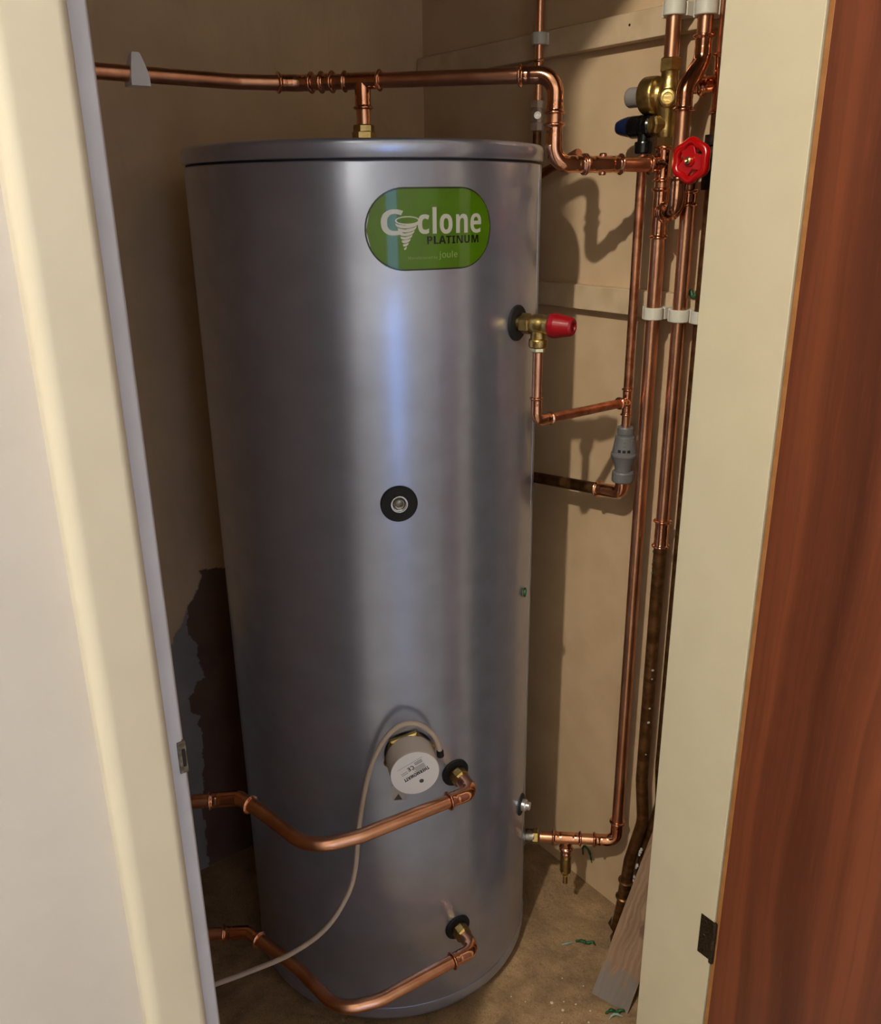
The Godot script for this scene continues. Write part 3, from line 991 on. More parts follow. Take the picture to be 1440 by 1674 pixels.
func build_relief_valve() -> void:
	var a := 19.2
	var d := out_dir(a)
	var o := on_tank(a, 1.272, RT)
	var t := thing("relief_valve", "brass relief valve with red cap on the side of the cylinder", "valve", o)
	turned(t, "thread", M.brass, o, d, [[0.0105, 0.0], [0.0105, 0.010]], 20)
	turned(t, "hexagon", M.brass, o, d, hex_profile(0.0155, 0.008, 0.024), 6, false, Vector3(0, 1, 0.2))
	turned(t, "body", M.brass, o, d, [[0.0, 0.022], [0.0115, 0.022], [0.0125, 0.026], [0.0148, 0.030], [0.0152, 0.036], [0.0148, 0.042], [0.0135, 0.046], [0.0142, 0.050], [0.0152, 0.052], [0.0152, 0.056], [0.0, 0.056]], 32, true)
	var stem := o + d * 0.036
	turned(t, "outlet", M.brass, stem, Vector3.DOWN, [[0.0115, 0.005], [0.0115, 0.020], [0.0135, 0.0215], [0.0140, 0.023], [0.0140, 0.032], [0.0130, 0.0335], [0.0, 0.0335]], 28)
	turned(t, "olive_nut", M.brass_bright, stem, Vector3.DOWN, hex_profile(0.0108, 0.033, 0.0405), 6)
	var mb := MB.new()      # ribbed, tapering cap
	var ribs := 18
	for k in ribs * 2:
		var w0 := TAU * k / (ribs * 2)
		var w1 := TAU * (k + 1) / (ribs * 2)
		var u := Vector3.UP
		var w := d.cross(u)
		var pr := [[0.0165, 0.056], [0.0182, 0.0585], [0.0180, 0.066], [0.0135, 0.089], [0.0110, 0.092], [0.0070, 0.092], [0.0062, 0.088], [0.0, 0.088]]
		for i in pr.size() - 1:
			var e0: float = 0.0006 if (k % 2 == 0) and i < 4 else 0.0
			var e1: float = 0.0006 if (k % 2 == 1) and i < 4 else 0.0
			var q := []
			for z in [[w0, e0, i], [w1, e1, i], [w1, e1, i + 1], [w0, e0, i + 1]]:
				var rr: float = max(pr[z[2]][0] - z[1], 0.0)
				q.append(o + d * pr[z[2]][1] + (u * cos(z[0]) + w * sin(z[0])) * rr)
			var dir := (u * cos((w0 + w1) / 2) + w * sin((w0 + w1) / 2))
			var m := Vector2(pr[i + 1][1] - pr[i][1], pr[i][0] - pr[i + 1][0]).normalized()
			mb.quad(q[0], q[1], q[2], q[3], (dir * m.x + d * m.y).normalized())
	obj(mb, "red_cap", M.red, t)

	# discharge: down from the valve, across to the drop pipe, through the grey tundish and away
	var y0 := 1.1265
	var y1 := 1.119
	var s := Vector3(stem.x, 0, stem.z)
	var hp := s + Vector3(0, y0, 0)
	var tp := P1 + Vector3(0, y1, 0)
	var across := (tp - hp).normalized()
	var g := thing("discharge_pipe", "thin copper discharge pipe joining relief valve to grey tundish", "pipe", P1 + Vector3(0, 1.06, 0))
	pipe(g, "pipe", [s + Vector3(0, 1.234, 0), s + Vector3(0, y0 + 0.025, 0)], R15, M.copper)
	fitting(g, "elbow", [s + Vector3(0, y0 + 0.038, 0), hp, hp + across * 0.036], R15, M.fitting, 0.014)
	pipe(g, "pipe", [hp + across * 0.03, tp - across * 0.012], R15, M.copper_dull)
	tee(g, tp + Vector3(0, 0.024, 0), tp + Vector3(0, -0.024, 0), tp, tp - across * 0.024, R15, R15, M.fitting)
	pipe(g, "pipe", [P1 + Vector3(0, 1.508, 0), tp + Vector3(0, 0.016, 0)], R15, M.copper_dull)
	pipe(g, "pipe", [tp - Vector3(0, 0.016, 0), P1 + Vector3(0, 1.060, 0)], R15, M.copper)
	# tundish
	var tb := P1 + Vector3(0, 0.977, 0)
	var u := thing("tundish", "grey plastic tundish with dark sight windows in the discharge line", "tundish", tb)
	turned(u, "lower_nut", M.grey_plastic, tb, Vector3.UP, [[0.0, 0], [0.0171, 0.0], [0.0189, 0.002], [0.0189, 0.017], [0.0176, 0.019], [0.0143, 0.020], [0.0, 0.020]], 32)
	var body := turned(u, "body", M.grey_plastic, tb, Vector3.UP, [[0.0141, 0.018], [0.0143, 0.024], [0.0167, 0.033], [0.0211, 0.045], [0.0226, 0.048], [0.0226, 0.0515], [0.0207, 0.053], [0.0196, 0.060], [0.0165, 0.081], [0.0154, 0.0825], [0.0130, 0.0830], [0.0130, 0.086]], 40)
	turned(u, "upper_nut", M.grey_plastic, tb, Vector3.UP, [[0.0, 0.085], [0.0130, 0.085], [0.0141, 0.087], [0.0141, 0.097], [0.0130, 0.099], [0.0, 0.099]], 28)
	var view := Vector3(-0.76, 0, 0.65).normalized()
	for k in 3:
		var dd := view.rotated(Vector3.UP, 0.42 * (k - 1))
		mb = MB.new()
		var bs := Basis(Vector3.UP.cross(dd), Vector3.UP, dd)
		box(mb, Vector3(-0.0027, -0.0028, -0.003), Vector3(0.0027, 0.0028, 0.0008), 0.0003, bs, tb + Vector3(0, 0.0585, 0) + dd * 0.0193)
		obj(mb, "sight_window", M.black, body)
	for k in 2:
		mb = MB.new()
		var bs := Basis(Vector3.UP.cross(view), Vector3.UP, view)
		box(mb, Vector3(-0.0020, -0.0005, -0.001), Vector3(0.0020, 0.0005, 0.0006), 0.0002, bs, tb + Vector3(0, 0.067 + 0.007 * k, 0) + view * (0.0187 - 0.0010 * k))
		obj(mb, "moulded_mark", M.ink_grey, body)
	for k in [-1, 1]:
		mb = MB.new()
		var dd := view.rotated(Vector3.UP, 0.75 * k)
		var bs := Basis(Vector3.UP.cross(dd), Vector3.UP, dd)
		box(mb, Vector3(-0.0008, -0.012, -0.003), Vector3(0.0008, 0.012, 0.0012), 0.0004, bs, tb + Vector3(0, 0.067, 0) + dd * 0.0184)
		obj(mb, "rib", M.grey_plastic, body)
	# tail pipe: 22 mm elbow and an old dark pipe running back along the wall
	var e := P1 + Vector3(0, 0.9555, 0)
	var back := (Vector3(1.130, 0.930, -1.193) - e).normalized()
	var w := thing("tail_pipe", "dark old copper pipe running behind the cylinder below the tundish", "pipe", e)
	fitting(w, "elbow", [P1 + Vector3(0, 0.985, 0), e, e + back * 0.058], R22, M.fitting, 0.022, 2)
	pipe(w, "pipe", [e + back * 0.045, e + back * 0.50], R22 * 0.98, M.copper_old)

# ---------------------------------------------------------------- hot draw-off over the cylinder
func build_hot_pipe() -> void:
	var y := 1.617
	var c := AXIS + Vector3(0, y, 0)
	var s := Vector3(0.965, 1.612, -0.995)      # top of the drop
	var dir := (s - c).normalized()
	var t := thing("hot_pipe", "copper hot water pipe crossing above the cylinder, with tee and S-bend", "pipe", AXIS + Vector3(0, 1.545, 0))
	turned(t, "compression_nut", M.brass, AXIS + Vector3(0, 1.544, 0), Vector3.UP, hex_profile(0.0165, 0.0, 0.012), 6, false, Vector3(1, 0, 0.4))
	pipe(t, "pipe", [AXIS + Vector3(0, 1.546, 0), c - Vector3(0, 0.02, 0)], R22, M.copper)
	tee(t, c - dir * 0.031, c + dir * 0.031, c, c - Vector3(0, 0.040, 0), R22, R22, M.fitting)
	# right of the tee: along to the drop, down and across to the cold feed's neighbour tee
	pipe(t, "pipe", [c + dir * 0.02, s - dir * 0.040], R22, M.copper)
	var lo := Vector3(s.x, 1.493, s.z)
	var tt := Vector3(P2.x, 1.493, P2.z)
	var out := (tt - lo).normalized()
	fitting(t, "elbow", [s - dir * 0.054, s, s - Vector3(0, 0.052, 0)], R22, M.fitting, 0.026)
	pipe(t, "pipe", [s - Vector3(0, 0.04, 0), lo + Vector3(0, 0.045, 0)], R22, M.copper)
	fitting(t, "elbow", [lo + Vector3(0, 0.056, 0), lo, lo + out * 0.052], R22, M.fitting, 0.030)
	var mb := MB.new()
	sleeve(mb, [lo + out * 0.050, lo + out * 0.112], R22)
	for k in [-1, 1]:
		lathe(mb, lo + out * 0.080, Vector3(0, k, 0), [[0.0055, 0.010], [0.0055, 0.0140], [0.0045, 0.0155], [0, 0.0155]], 16)
	obj(mb, "coupling", M.fitting, t)
	pipe(t, "pipe", [lo + out * 0.045, tt - out * 0.012], R22, M.copper)
	# left of the tee: slip coupling, then along the back to the left
	var l0 := c - dir * 0.025
	var l1 := c - dir * 0.110
	var l2 := Vector3(0.640, y, -1.345)
	pipe(t, "pipe", [l0, l1, l2, Vector3(0.02, y + 0.002, -1.345)], R22, M.copper, 0.05)
	fitting(t, "coupling", [c - dir * 0.047, c - dir * 0.070], R22 * 1.04, M.fitting)
	fitting(t, "coupling", [l1 + dir * 0.028, l1, l1 + (l2 - l1).normalized() * 0.032], R22 * 1.02, M.fitting)

# ---------------------------------------------------------------- cold feed and mixed branch
const P2 := Vector3(1.135, 0, -0.930)
const PU := Vector3(1.098, 0, -0.871)
const P3 := Vector3(1.142, 0, -0.884)
const P4 := Vector3(1.150, 0, -0.8485)

func build_cold_feed() -> void:
	var t := thing("cold_feed_pipe", "copper pipe dropping from brass valve to drain tee at cylinder foot", "pipe", P2 + Vector3(0, 0.23, 0))
	var y := Vector3.UP
	pipe(t, "pipe", [P2 + y * 1.520, P2 + y * 1.44], R22, M.copper)
	var tt := P2 + y * 1.493
	var out := (Vector3(0.965, 1.493, -0.995) - tt).normalized()
	tee(t, tt + y * 0.026, tt - y * 0.026, tt, tt + out * 0.027, R22, R22, M.fitting)
	var j := P2 + y * 1.424
	var toward := (Vector3(PU.x, 1.424, PU.z) - j).normalized()
	tee(t, j + y * 0.036, j - y * 0.040, j, j + toward * 0.026, R22, R22, M.fitting)
	var foot := P2 + y * 0.224
	var port := on_tank(48.7, 0.222, RT + 0.020)
	var back := (port - foot).normalized()
	pipe(t, "pipe", [j - y * 0.03, foot + y * 0.035], R22, M.copper)
	fitting(t, "elbow", [foot + y * 0.050, foot, foot + back * 0.046], R22, M.fitting, 0.02)
	var m := port - back * 0.066
	pipe(t, "pipe", [foot + back * 0.035, m - back * 0.02], R22, M.copper)
	tee(t, m - back * 0.030, m + back * 0.030, m, m - y * 0.026, R22, R22 * 0.92, M.fitting)
	pipe(t, "pipe", [m + back * 0.02, port - back * 0.012], R22, M.copper)
	turned(t, "compression_nut", M.brass, port + back * 0.004, -back, hex_profile(0.0158, 0.0, 0.013), 6)
	# drain cock hanging from the tee
	var k := thing("drain_cock", "small brass drain cock hanging below the copper tee", "tap", m - y * 0.06)
	var dn := Vector3(-0.03, -1, 0.05).normalized()
	turned(k, "reducer", M.fitting, m - y * 0.022, dn, [[0.0125, 0], [0.0138, 0.002], [0.0138, 0.005], [0.0105, 0.007], [0.0095, 0.011], [0.0112, 0.013], [0.0112, 0.017], [0.0088, 0.019], [0.0088, 0.021], [0, 0.021]], 28, true)
	turned(k, "body", M.brass, m - y * 0.022, dn, [[0.0, 0.020], [0.0105, 0.020], [0.0115, 0.024], [0.0115, 0.058], [0.0085, 0.062], [0.0, 0.062]], 24)
	turned(k, "spout", M.brass_bright, m - y * 0.022, dn, [[0.0062, 0.058], [0.0058, 0.064], [0.0064, 0.067], [0.0050, 0.070], [0.0050, 0.087], [0.0042, 0.088], [0, 0.088]], 20)
	var side := Vector3(-0.72, -0.12, 0.68).normalized()
	turned(k, "spindle_nut", M.brass_bright, m - y * 0.079, side, [[0.0075, 0.004], [0.0075, 0.012], [0.0062, 0.0135], [0.0042, 0.0135], [0.0040, 0.010], [0, 0.010]], 20)

	# branch from the upper clip: steps out from the wall, drops in front of the valve and hooks back in
	var b := thing("balanced_cold_pipe", "copper pipe passing in front of brass valve and hooking into cold feed", "pipe", PU + y * 1.45)
	var top := Vector3(1.135, 0, -0.874)
	pipe(b, "pipe", [top + y * 2.30, top + y * 1.648], R22, M.copper)
	fitting(b, "offset_bend", [top + y * 1.662, top + y * 1.628, PU + y * 1.590, PU + y * 1.560], R22, M.fitting, 0.025)
	pipe(b, "pipe", [PU + y * 1.57, PU + y * 1.46], R22, M.copper)
	var hook := PU + y * 1.424
	fitting(b, "elbow", [PU + y * 1.474, hook, hook - toward * 0.046], R22, M.fitting, 0.026)

# ---------------------------------------------------------------- valves on the wall
func build_valves() -> void:
	var y := Vector3.UP
	var c := P2
	var left := Vector3(-0.10, 0, -1).normalized()      # along the wall, towards the back
	var t := thing("pressure_reducing_valve", "cast brass pressure reducing valve with grey knob and side boss", "valve", c + y * 1.517)
	turned(t, "pipe_nut", M.brass, c, y, hex_profile(0.0165, 1.620, 1.638), 6, false, Vector3(1, 0, 0.3))
	turned(t, "body", M.brass, c, y, [[0.0, 1.530], [0.0120, 1.530], [0.0135, 1.534], [0.0125, 1.545], [0.0135, 1.556], [0.0160, 1.566], [0.0185, 1.578], [0.0180, 1.592], [0.0150, 1.602], [0.0130, 1.608], [0.0128, 1.618], [0.0140, 1.621], [0.0, 1.622]], 32, true)
	turned(t, "lower_nut", M.brass_bright, c, y, hex_profile(0.0130, 1.517, 1.532), 6, false, Vector3(1, 0, 0.5))
	turned(t, "bonnet", M.brass, c + y * 1.590, left, [[0.0, 0.000], [0.0150, 0.002], [0.0175, 0.011], [0.0205, 0.014], [0.0245, 0.0155], [0.0262, 0.018], [0.0268, 0.022], [0.0268, 0.037], [0.0262, 0.0395], [0.0240, 0.0415], [0.0195, 0.0425], [0.0185, 0.0450], [0.0150, 0.0460], [0.0, 0.046]], 40, true)
	turned(t, "knob", M.grey_knob, c + y * 1.590, left, [[0.0138, 0.044], [0.0145, 0.046], [0.0145, 0.068], [0.0133, 0.0705], [0.0, 0.0705]], 28)
	var front := Vector3(-0.80, 0, 0.60).normalized()
	turned(t, "side_boss", M.brass, c + y * 1.583, front, [[0.0135, 0.008], [0.0135, 0.021], [0.0115, 0.0235], [0.0075, 0.0235], [0.0068, 0.0215], [0.0, 0.0215]], 24, true)
	turned(t, "side_boss", M.brass, c + y * 1.548, front.rotated(Vector3.UP, -1.2), [[0.0135, 0.006], [0.0135, 0.018], [0.012, 0.021], [0.0, 0.021]], 6)
	# pipe that feeds the valve from above
	var f := thing("mains_pipe", "copper pipe coming down into the top of the brass valve", "pipe", c + y * 1.636)
	pipe(f, "pipe", [c + y * 2.30, c + y * 1.632], R22, M.copper)

	var e := thing("expansion_relief_valve", "black relief valve with dark blue cap beside the brass valve", "valve", c + y * 1.548)
	var bl := left
	turned(e, "brass_union", M.brass, c + y * 1.548, bl, [[0.0100, 0.010], [0.0100, 0.016], [0.0148, 0.017], [0.0148, 0.024], [0.0120, 0.026], [0.0, 0.026]], 28)
	turned(e, "body", M.black_gloss, c + y * 1.548, bl, [[0.0, 0.024], [0.0150, 0.024], [0.0165, 0.027], [0.0165, 0.031], [0.0150, 0.032], [0.0150, 0.035], [0.0165, 0.036], [0.0165, 0.039], [0.0150, 0.040], [0.0150, 0.043], [0.0165, 0.044], [0.0165, 0.060], [0.0150, 0.064], [0.0, 0.064]], 32)
	turned(e, "blue_cap", M.blue, c + y * 1.549, bl, [[0.0150, 0.063], [0.0150, 0.068], [0.0120, 0.082], [0.0095, 0.088], [0.0, 0.089]], 24, true)
	turned(e, "outlet", M.black_gloss, P1 + y * 1.545, Vector3.DOWN, [[0.0095, 0.0], [0.0095, 0.018], [0.0130, 0.019], [0.0135, 0.021], [0.0135, 0.034], [0.0120, 0.036], [0.0, 0.036]], 28)

	# gate valve with the red wheel, mostly hidden by the door frame
	var g := thing("gate_valve", "old bronze gate valve with scalloped red wheel beside door frame", "valve", P4 + y * 1.46)
	turned(g, "body", M.bronze_old, P4, y, [[0.0, 1.455], [0.0165, 1.455], [0.0170, 1.458], [0.0170, 1.472], [0.0135, 1.474], [0.0150, 1.484], [0.0170, 1.494], [0.0150, 1.504], [0.0135, 1.514], [0.0170, 1.516], [0.0170, 1.530], [0.0, 1.531]], 24)
	var ax := Vector3(-1, 0.02, 0.06).normalized()
	var o := P4 + y * 1.493
	turned(g, "bonnet", M.bronze_old, o, ax, [[0.0135, 0.008], [0.0135, 0.024], [0.0150, 0.025], [0.0150, 0.033], [0.0105, 0.035], [0.0085, 0.048], [0.0, 0.048]], 20)
	turned(g, "spindle", M.brass_bright, o, ax, [[0.0035, 0.040], [0.0035, 0.0655], [0.0050, 0.066], [0.0050, 0.069], [0.0030, 0.070], [0.0, 0.0685]], 16)
	var mb := MB.new()
	var u := y
	var w := ax.cross(u)
	var n := 60
	var mseg := 12
	var rim := func(i: int, k: int) -> Array:
		var p := TAU * i / n
		var q := TAU * k / mseg
		var rm: float = 0.0245 + 0.0016 * cos(6.0 * p)
		var rd: Vector3 = u * cos(p) + w * sin(p)
		var nn: Vector3 = rd * cos(q) + ax * sin(q)
		return [o + ax * 0.0590 + rd * (rm + 0.0062 * cos(q)) + ax * 0.0070 * sin(q), nn]
	for i in n:
		for k in mseg:
			var A: Array = rim.call(i, k)
			var B: Array = rim.call(i + 1, k)
			var C: Array = rim.call(i + 1, k + 1)
			var D: Array = rim.call(i, k + 1)
			mb.tri(A[0], B[0], C[0], A[1], B[1], C[1])
			mb.tri(A[0], C[0], D[0], A[1], C[1], D[1])
	for k in 3:
		var p := TAU * k / 3.0 + 0.35
		var rd := u * cos(p) + w * sin(p)
		var bs := Basis(ax.cross(rd), rd, ax)
		box(mb, Vector3(-0.0110, 0.004, 0.0560), Vector3(0.0110, 0.0225, 0.0625), 0.0012, bs, o)
	lathe(mb, o, ax, [[0.0, 0.052], [0.0085, 0.052], [0.0085, 0.064], [0.0072, 0.0655], [0.0, 0.0655]], 24)
	obj(mb, "wheel", M.red_wheel, g)

# ---------------------------------------------------------------- other pipes on the right wall
func build_wall_pipes() -> void:
	var y := Vector3.UP
	var a := thing("riser_pipe", "copper riser on double clips, old and brown below its coupling", "pipe", Vector3(1.15, 0, -0.925))
	var top := P3 + y * 1.498
	var side := (P4 - P3).normalized()
	pipe(a, "pipe", [P3 + y * 1.44, P3 + y * 0.90], R22, M.copper)
	fitting(a, "elbow", [P3 + y * 1.432, P3 + y * 1.440, top - y * 0.042], R22, M.fitting, 0.01)
	pipe(a, "branch", [top - y * 0.045, top - y * 0.012, top - y * 0.012 + side * 0.030], R22, M.copper, 0.012)
	fitting(a, "coupling", [P3 + y * 0.927, P3 + y * 0.876], R22, M.fitting)
	pipe(a, "old_pipe", [P3 + y * 0.89, P3 + y * 0.395, Vector3(1.148, 0.300, -0.878), Vector3(1.148, 0.185, -0.903), Vector3(1.148, 0.080, -0.912), Vector3(1.148, -0.06, -0.930)], R22 * 1.04, M.copper_old, 0.10)
	fitting(a, "coupling", [Vector3(1.148, 0.135, -0.9072), Vector3(1.148, 0.085, -0.9115)], R22 * 1.04, M.copper_old)
	var mb := MB.new()      # verdigris that has crept down from the joint
	for k in 7:
		var p := P3 + y * (0.868 - 0.008 * k) + Vector3(-0.0090, 0, -0.0068) + Vector3(0.0012 * sin(k * 2.1), 0, -0.001 * cos(k * 1.7))
		lathe(mb, p, Vector3(-0.8, 0.1, -0.6), [[0.0026, -0.002], [0.0020 + 0.0006 * sin(k * 3.0), 0.0004], [0, 0.0012]], 9)
	obj(mb, "verdigris", M.verdigris, a).set_meta("kind", "stuff")
	mb = MB.new()      # splashes of filler on the old pipe
	for q in [[0.640, 0.0030], [0.622, 0.0022], [0.560, 0.0026], [0.530, 0.0035], [0.460, 0.0022]]:
		lathe(mb, P3 + y * q[0] + Vector3(-0.0055, 0, 0.0090), Vector3(-0.5, 0, 0.85), [[q[1], -0.001], [q[1] * 0.8, 0.0008], [0, 0.0014]], 9)
	for q in [[0.236, -0.880, 0.0026], [0.229, -0.882, 0.0032], [0.221, -0.884, 0.0024], [0.192, -0.887, 0.0030], [0.186, -0.889, 0.0020], [0.160, -0.892, 0.0022], [0.150, -0.893, 0.0018]]:
		lathe(mb, Vector3(1.150, q[0], q[1] + 0.002), Vector3(-0.75, 0.1, 0.65), [[q[2], 0.006], [q[2], 0.0105], [q[2] * 0.6, 0.0122], [0, 0.0126]], 9)
	obj(mb, "filler_splashes", M.cement, a).set_meta("kind", "stuff")

	var b := thing("outer_riser", "copper riser with gate valve tucked behind the door frame", "pipe", Vector3(1.168, 0, -0.90))
	pipe(b, "pipe", [P4 + y * 2.30, P4 + y * 1.572], R22, M.copper)
	pipe(b, "old_pipe", [P4 + y * 1.572, P4 + y * 1.525], R22, M.copper_old)
	tee(b, P4 + y * 1.637, P4 + y * 1.558, P4 + y * 1.598, P4 + Vector3(0, 1.598, -0.036), R22, R22, M.fitting)
	pipe(b, "branch", [P4 + Vector3(0, 1.598, -0.03), P4 + Vector3(-0.002, 1.598, -0.044), P4 + Vector3(-0.030, 1.598, -0.044)], R22, M.copper, 0.012)
	pipe(b, "old_pipe", [P4 + y * 1.456, P4 + y * 0.44, Vector3(1.170, 0.345, -0.856), Vector3(1.171, 0.215, -0.886), Vector3(1.171, 0.12, -0.893), Vector3(1.171, -0.06, -0.895)], R22 * 0.98, M.copper_old, 0.10)

	# thin pipe in the back corner, with an isolating valve
	var c := Vector3(1.155, 0, -1.234)
	var d := thing("corner_pipe", "thin copper pipe with chrome isolating valve behind the hot pipe elbow", "pipe", c + y * 1.30)
	pipe(d, "pipe", [c + y * 2.30, c + y * 1.605], R15, M.copper)
	fitting(d, "coupling", [c + y * 1.672, c + y * 1.634], R15, M.fitting)
	turned(d, "isolating_valve", M.chrome, c, y, [[0.0, 1.557], [0.0085, 1.557], [0.0120, 1.559], [0.0120, 1.570], [0.0085, 1.572], [0.0100, 1.576], [0.0105, 1.583], [0.0100, 1.590], [0.0085, 1.594], [0.0120, 1.596], [0.0120, 1.607], [0.0, 1.609]], 8)
	turned(d, "valve_screw", M.chrome, c + y * 1.583, Vector3(-0.68, 0, 0.73), [[0.0072, 0.007], [0.0072, 0.0115], [0.0060, 0.0125], [0.0040, 0.0125], [0.0036, 0.011], [0, 0.011]], 18)
	pipe(d, "old_pipe", [c + y * 1.56, c + y * 1.30], R15, M.copper_old)
	# capped stub behind the S-bend
	var s := thing("capped_stub", "short capped copper stub on the wall behind the S-bend", "pipe", Vector3(1.165, 1.50, -1.2))
	pipe(s, "pipe", [Vector3(1.168, 1.465, -1.30), Vector3(1.168, 1.516, -1.150)], R15, M.copper_dull)
	turned(s, "cap", M.copper_dull, Vector3(1.168, 1.512, -1.160), Vector3(0, 0.322, 0.947), [[0.0, 0], [0.0088, 0], [0.0088, 0.017], [0.0075, 0.020], [0, 0.0205]], 20, true)

# ---------------------------------------------------------------- coil pipes at the front of the cylinder
func build_coils() -> void:
	for q in [[0.542, -8.6, [[0.545, -0.932], [0.470, -0.955], [0.449, -1.085], [0.437, -1.128]], [0.10, -1.330], "upper coil pipe bending round the cylinder below the heater, bright copper", 0.075],
			[0.208, -8.0, [[0.558, -0.924], [0.496, -0.948], [0.484, -1.060], [0.452, -1.186]], [0.10, -1.425], "lower coil pipe bending round the cylinder near the floor, bright copper", 0.07]]:
		var h: float = q[0]
		var a: float = q[1]
		var d := out_dir(a)
		var o := on_tank(a, h, RT)
		var t := thing("coil_pipe", q[4], "pipe", o, "coil pipes of the cylinder")
		turned(t, "tank_nut", M.brass, o, d, [[0.0, 0.0], [0.0125, 0.0], [0.0125, 0.006], [0.0150, 0.007], [0.0158, 0.009], [0.0158, 0.021], [0.0150, 0.023], [0.0128, 0.026], [0.0, 0.026]], 8)
		var e := o + d * 0.058
		var pts: Array = q[2]
		var p1 := Vector3(pts[0][0], h, pts[0][1])
		var run := (p1 - e).normalized()
		fitting(t, "elbow", [o + d * 0.022, e, e + run * 0.048], R22, M.fitting, 0.024, 2)
		var path := [e + run * 0.035]
		for p in pts:
			path.append(Vector3(p[0], h, p[1]))
		var last := Vector3(pts[-1][0], h, pts[-1][1])
		var prev := Vector3(pts[-2][0], h, pts[-2][1])
		var inn := (prev - last).normalized()
		var endp := Vector3(q[3][0], h, q[3][1])
		var outd := (endp - last).normalized()
		path[-1] = last + inn * 0.018
		pipe(t, "pipe", path, R22, M.copper, q[5])
		fitting(t, "elbow", [last + inn * 0.030, last, last + outd * 0.048], R22, M.fitting, 0.014)
		pipe(t, "pipe", [last + outd * 0.035, endp], R22, M.copper)

# ---------------------------------------------------------------- clips
func clip(p: Vector3, r: float, label: String, hgt := 0.019) -> void:
	var t := thing("pipe_clip", label, "clip", p, "white plastic pipe clips")
	var n := 28
	var mb := MB.new()
	lathe(mb, p - Vector3(0, hgt / 2, 0), Vector3.UP, [[r + 0.0004, 0.0], [r + 0.0040, 0.0], [r + 0.0048, 0.001], [r + 0.0048, hgt - 0.001], [r + 0.0040, hgt], [r + 0.0004, hgt], [r + 0.0004, 0.0]], n)
	obj(mb, "band", M.clip, t)
	mb = MB.new()
	box(mb, Vector3(p.x + r + 0.002, p.y - hgt / 2, p.z - r - 0.002), Vector3(1.1699, p.y + hgt / 2, p.z + r + 0.002), 0.0008)
	obj(mb, "foot", M.clip, t)
	mb = MB.new()
	box(mb, Vector3(p.x - 0.004, p.y - hgt / 2 - 0.001, p.z - r - 0.0085), Vector3(p.x + 0.006, p.y + hgt / 2 + 0.001, p.z - r - 0.0030), 0.0008)
	obj(mb, "latch", M.clip, t)

func build_clips() -> void:
	clip(P2 + Vector3(0, 1.702, 0), R22, "white pipe clip on upper batten above the brass valve")
	clip(Vector3(1.135, 1.700, -0.874), R22, "tall white pipe clip on upper batten above the offset bend", 0.030)
	clip(P2 + Vector3(0, 1.2695, 0), R22, "white pipe clip on lower batten holding the cold feed")
	clip(P3 + Vector3(0, 1.2695, 0), R22, "white pipe clip on lower batten holding the copper riser")
	clip(P4 + Vector3(0, 1.2695, 0), R22, "white pipe clip on lower batten nearest the door frame")
	clip(Vector3(1.155, 1.704, -1.234), R15, "small white pipe clip holding the thin corner pipe")
	# tapered white hanger on the hot pipe
	var t := thing("pipe_hanger", "tapered white plastic hanger over the copper hot pipe", "clip", Vector3(0.486, 1.60, -1.345))
	var mb := MB.new()
	var c := Vector3(0.486, 1.6185, -1.345)
	var prof := [[-0.017, -0.0135], [-0.004, -0.0130], [0.010, -0.0100], [0.0245, -0.0062], [0.0265, -0.0045]]
	for i in prof.size() - 1:
		for s in [-1.0, 1.0]:
			var y0: float = prof[i][0]
			var y1: float = prof[i + 1][0]
			var w0: float = prof[i][1]
			var w1: float = prof[i + 1][1]
			var f0 := 0.0145 if y0 < 0.0 else lerpf(0.0145, 0.005, y0 / 0.0265)
			var f1 := 0.0145 if y1 < 0.0 else lerpf(0.0145, 0.005, y1 / 0.0265)
			mb.quad(c + Vector3(w0, y0, s * f0), c + Vector3(-w0, y0, s * f0), c + Vector3(-w1, y1, s * f1), c + Vector3(w1, y1, s * f1), Vector3(0, 0.35, s).normalized())
			mb.quad(c + Vector3(s * w0, y0, -f0), c + Vector3(s * w0, y0, f0), c + Vector3(s * w1, y1, f1), c + Vector3(s * w1, y1, -f1), Vector3(-s, 0.3, 0).normalized())
	mb.quad(c + Vector3(-0.0135, -0.017, -0.0145), c + Vector3(0.0135, -0.017, -0.0145), c + Vector3(0.0135, -0.017, 0.0145), c + Vector3(-0.0135, -0.017, 0.0145), Vector3.DOWN)
	mb.quad(c + Vector3(-0.0045, 0.0265, -0.005), c + Vector3(0.0045, 0.0265, -0.005), c + Vector3(0.0045, 0.0265, 0.005), c + Vector3(-0.0045, 0.0265, 0.005), Vector3.UP)
	obj(mb, "hood", M.disc_white, t)

# ---------------------------------------------------------------- plank, crumbs and scraps
func strip(called: String, pts: Array, r: float, mat: Material, label: String) -> void:
	var cv := Curve3D.new()
	for i in pts.size():
		var tg: Vector3 = (pts[min(i + 1, pts.size() - 1)] - pts[max(i - 1, 0)]) / 5.0
		cv.add_point(pts[i], -tg, tg)
	cv.bake_interval = 0.003
	var bp := cv.get_baked_points()
	var rad := PackedFloat32Array()
	for i in bp.size():
		var f: float = float(i) / float(maxi(1, bp.size() - 1))
		rad.append(r * (0.45 + 0.55 * sin(PI * clampf(f, 0.05, 0.95)) + 0.18 * sin(f * 31.0)))
	var mb := MB.new()
	tube(mb, bp, rad, 8)
	tag(obj(mb, called, mat), label, "scrap")

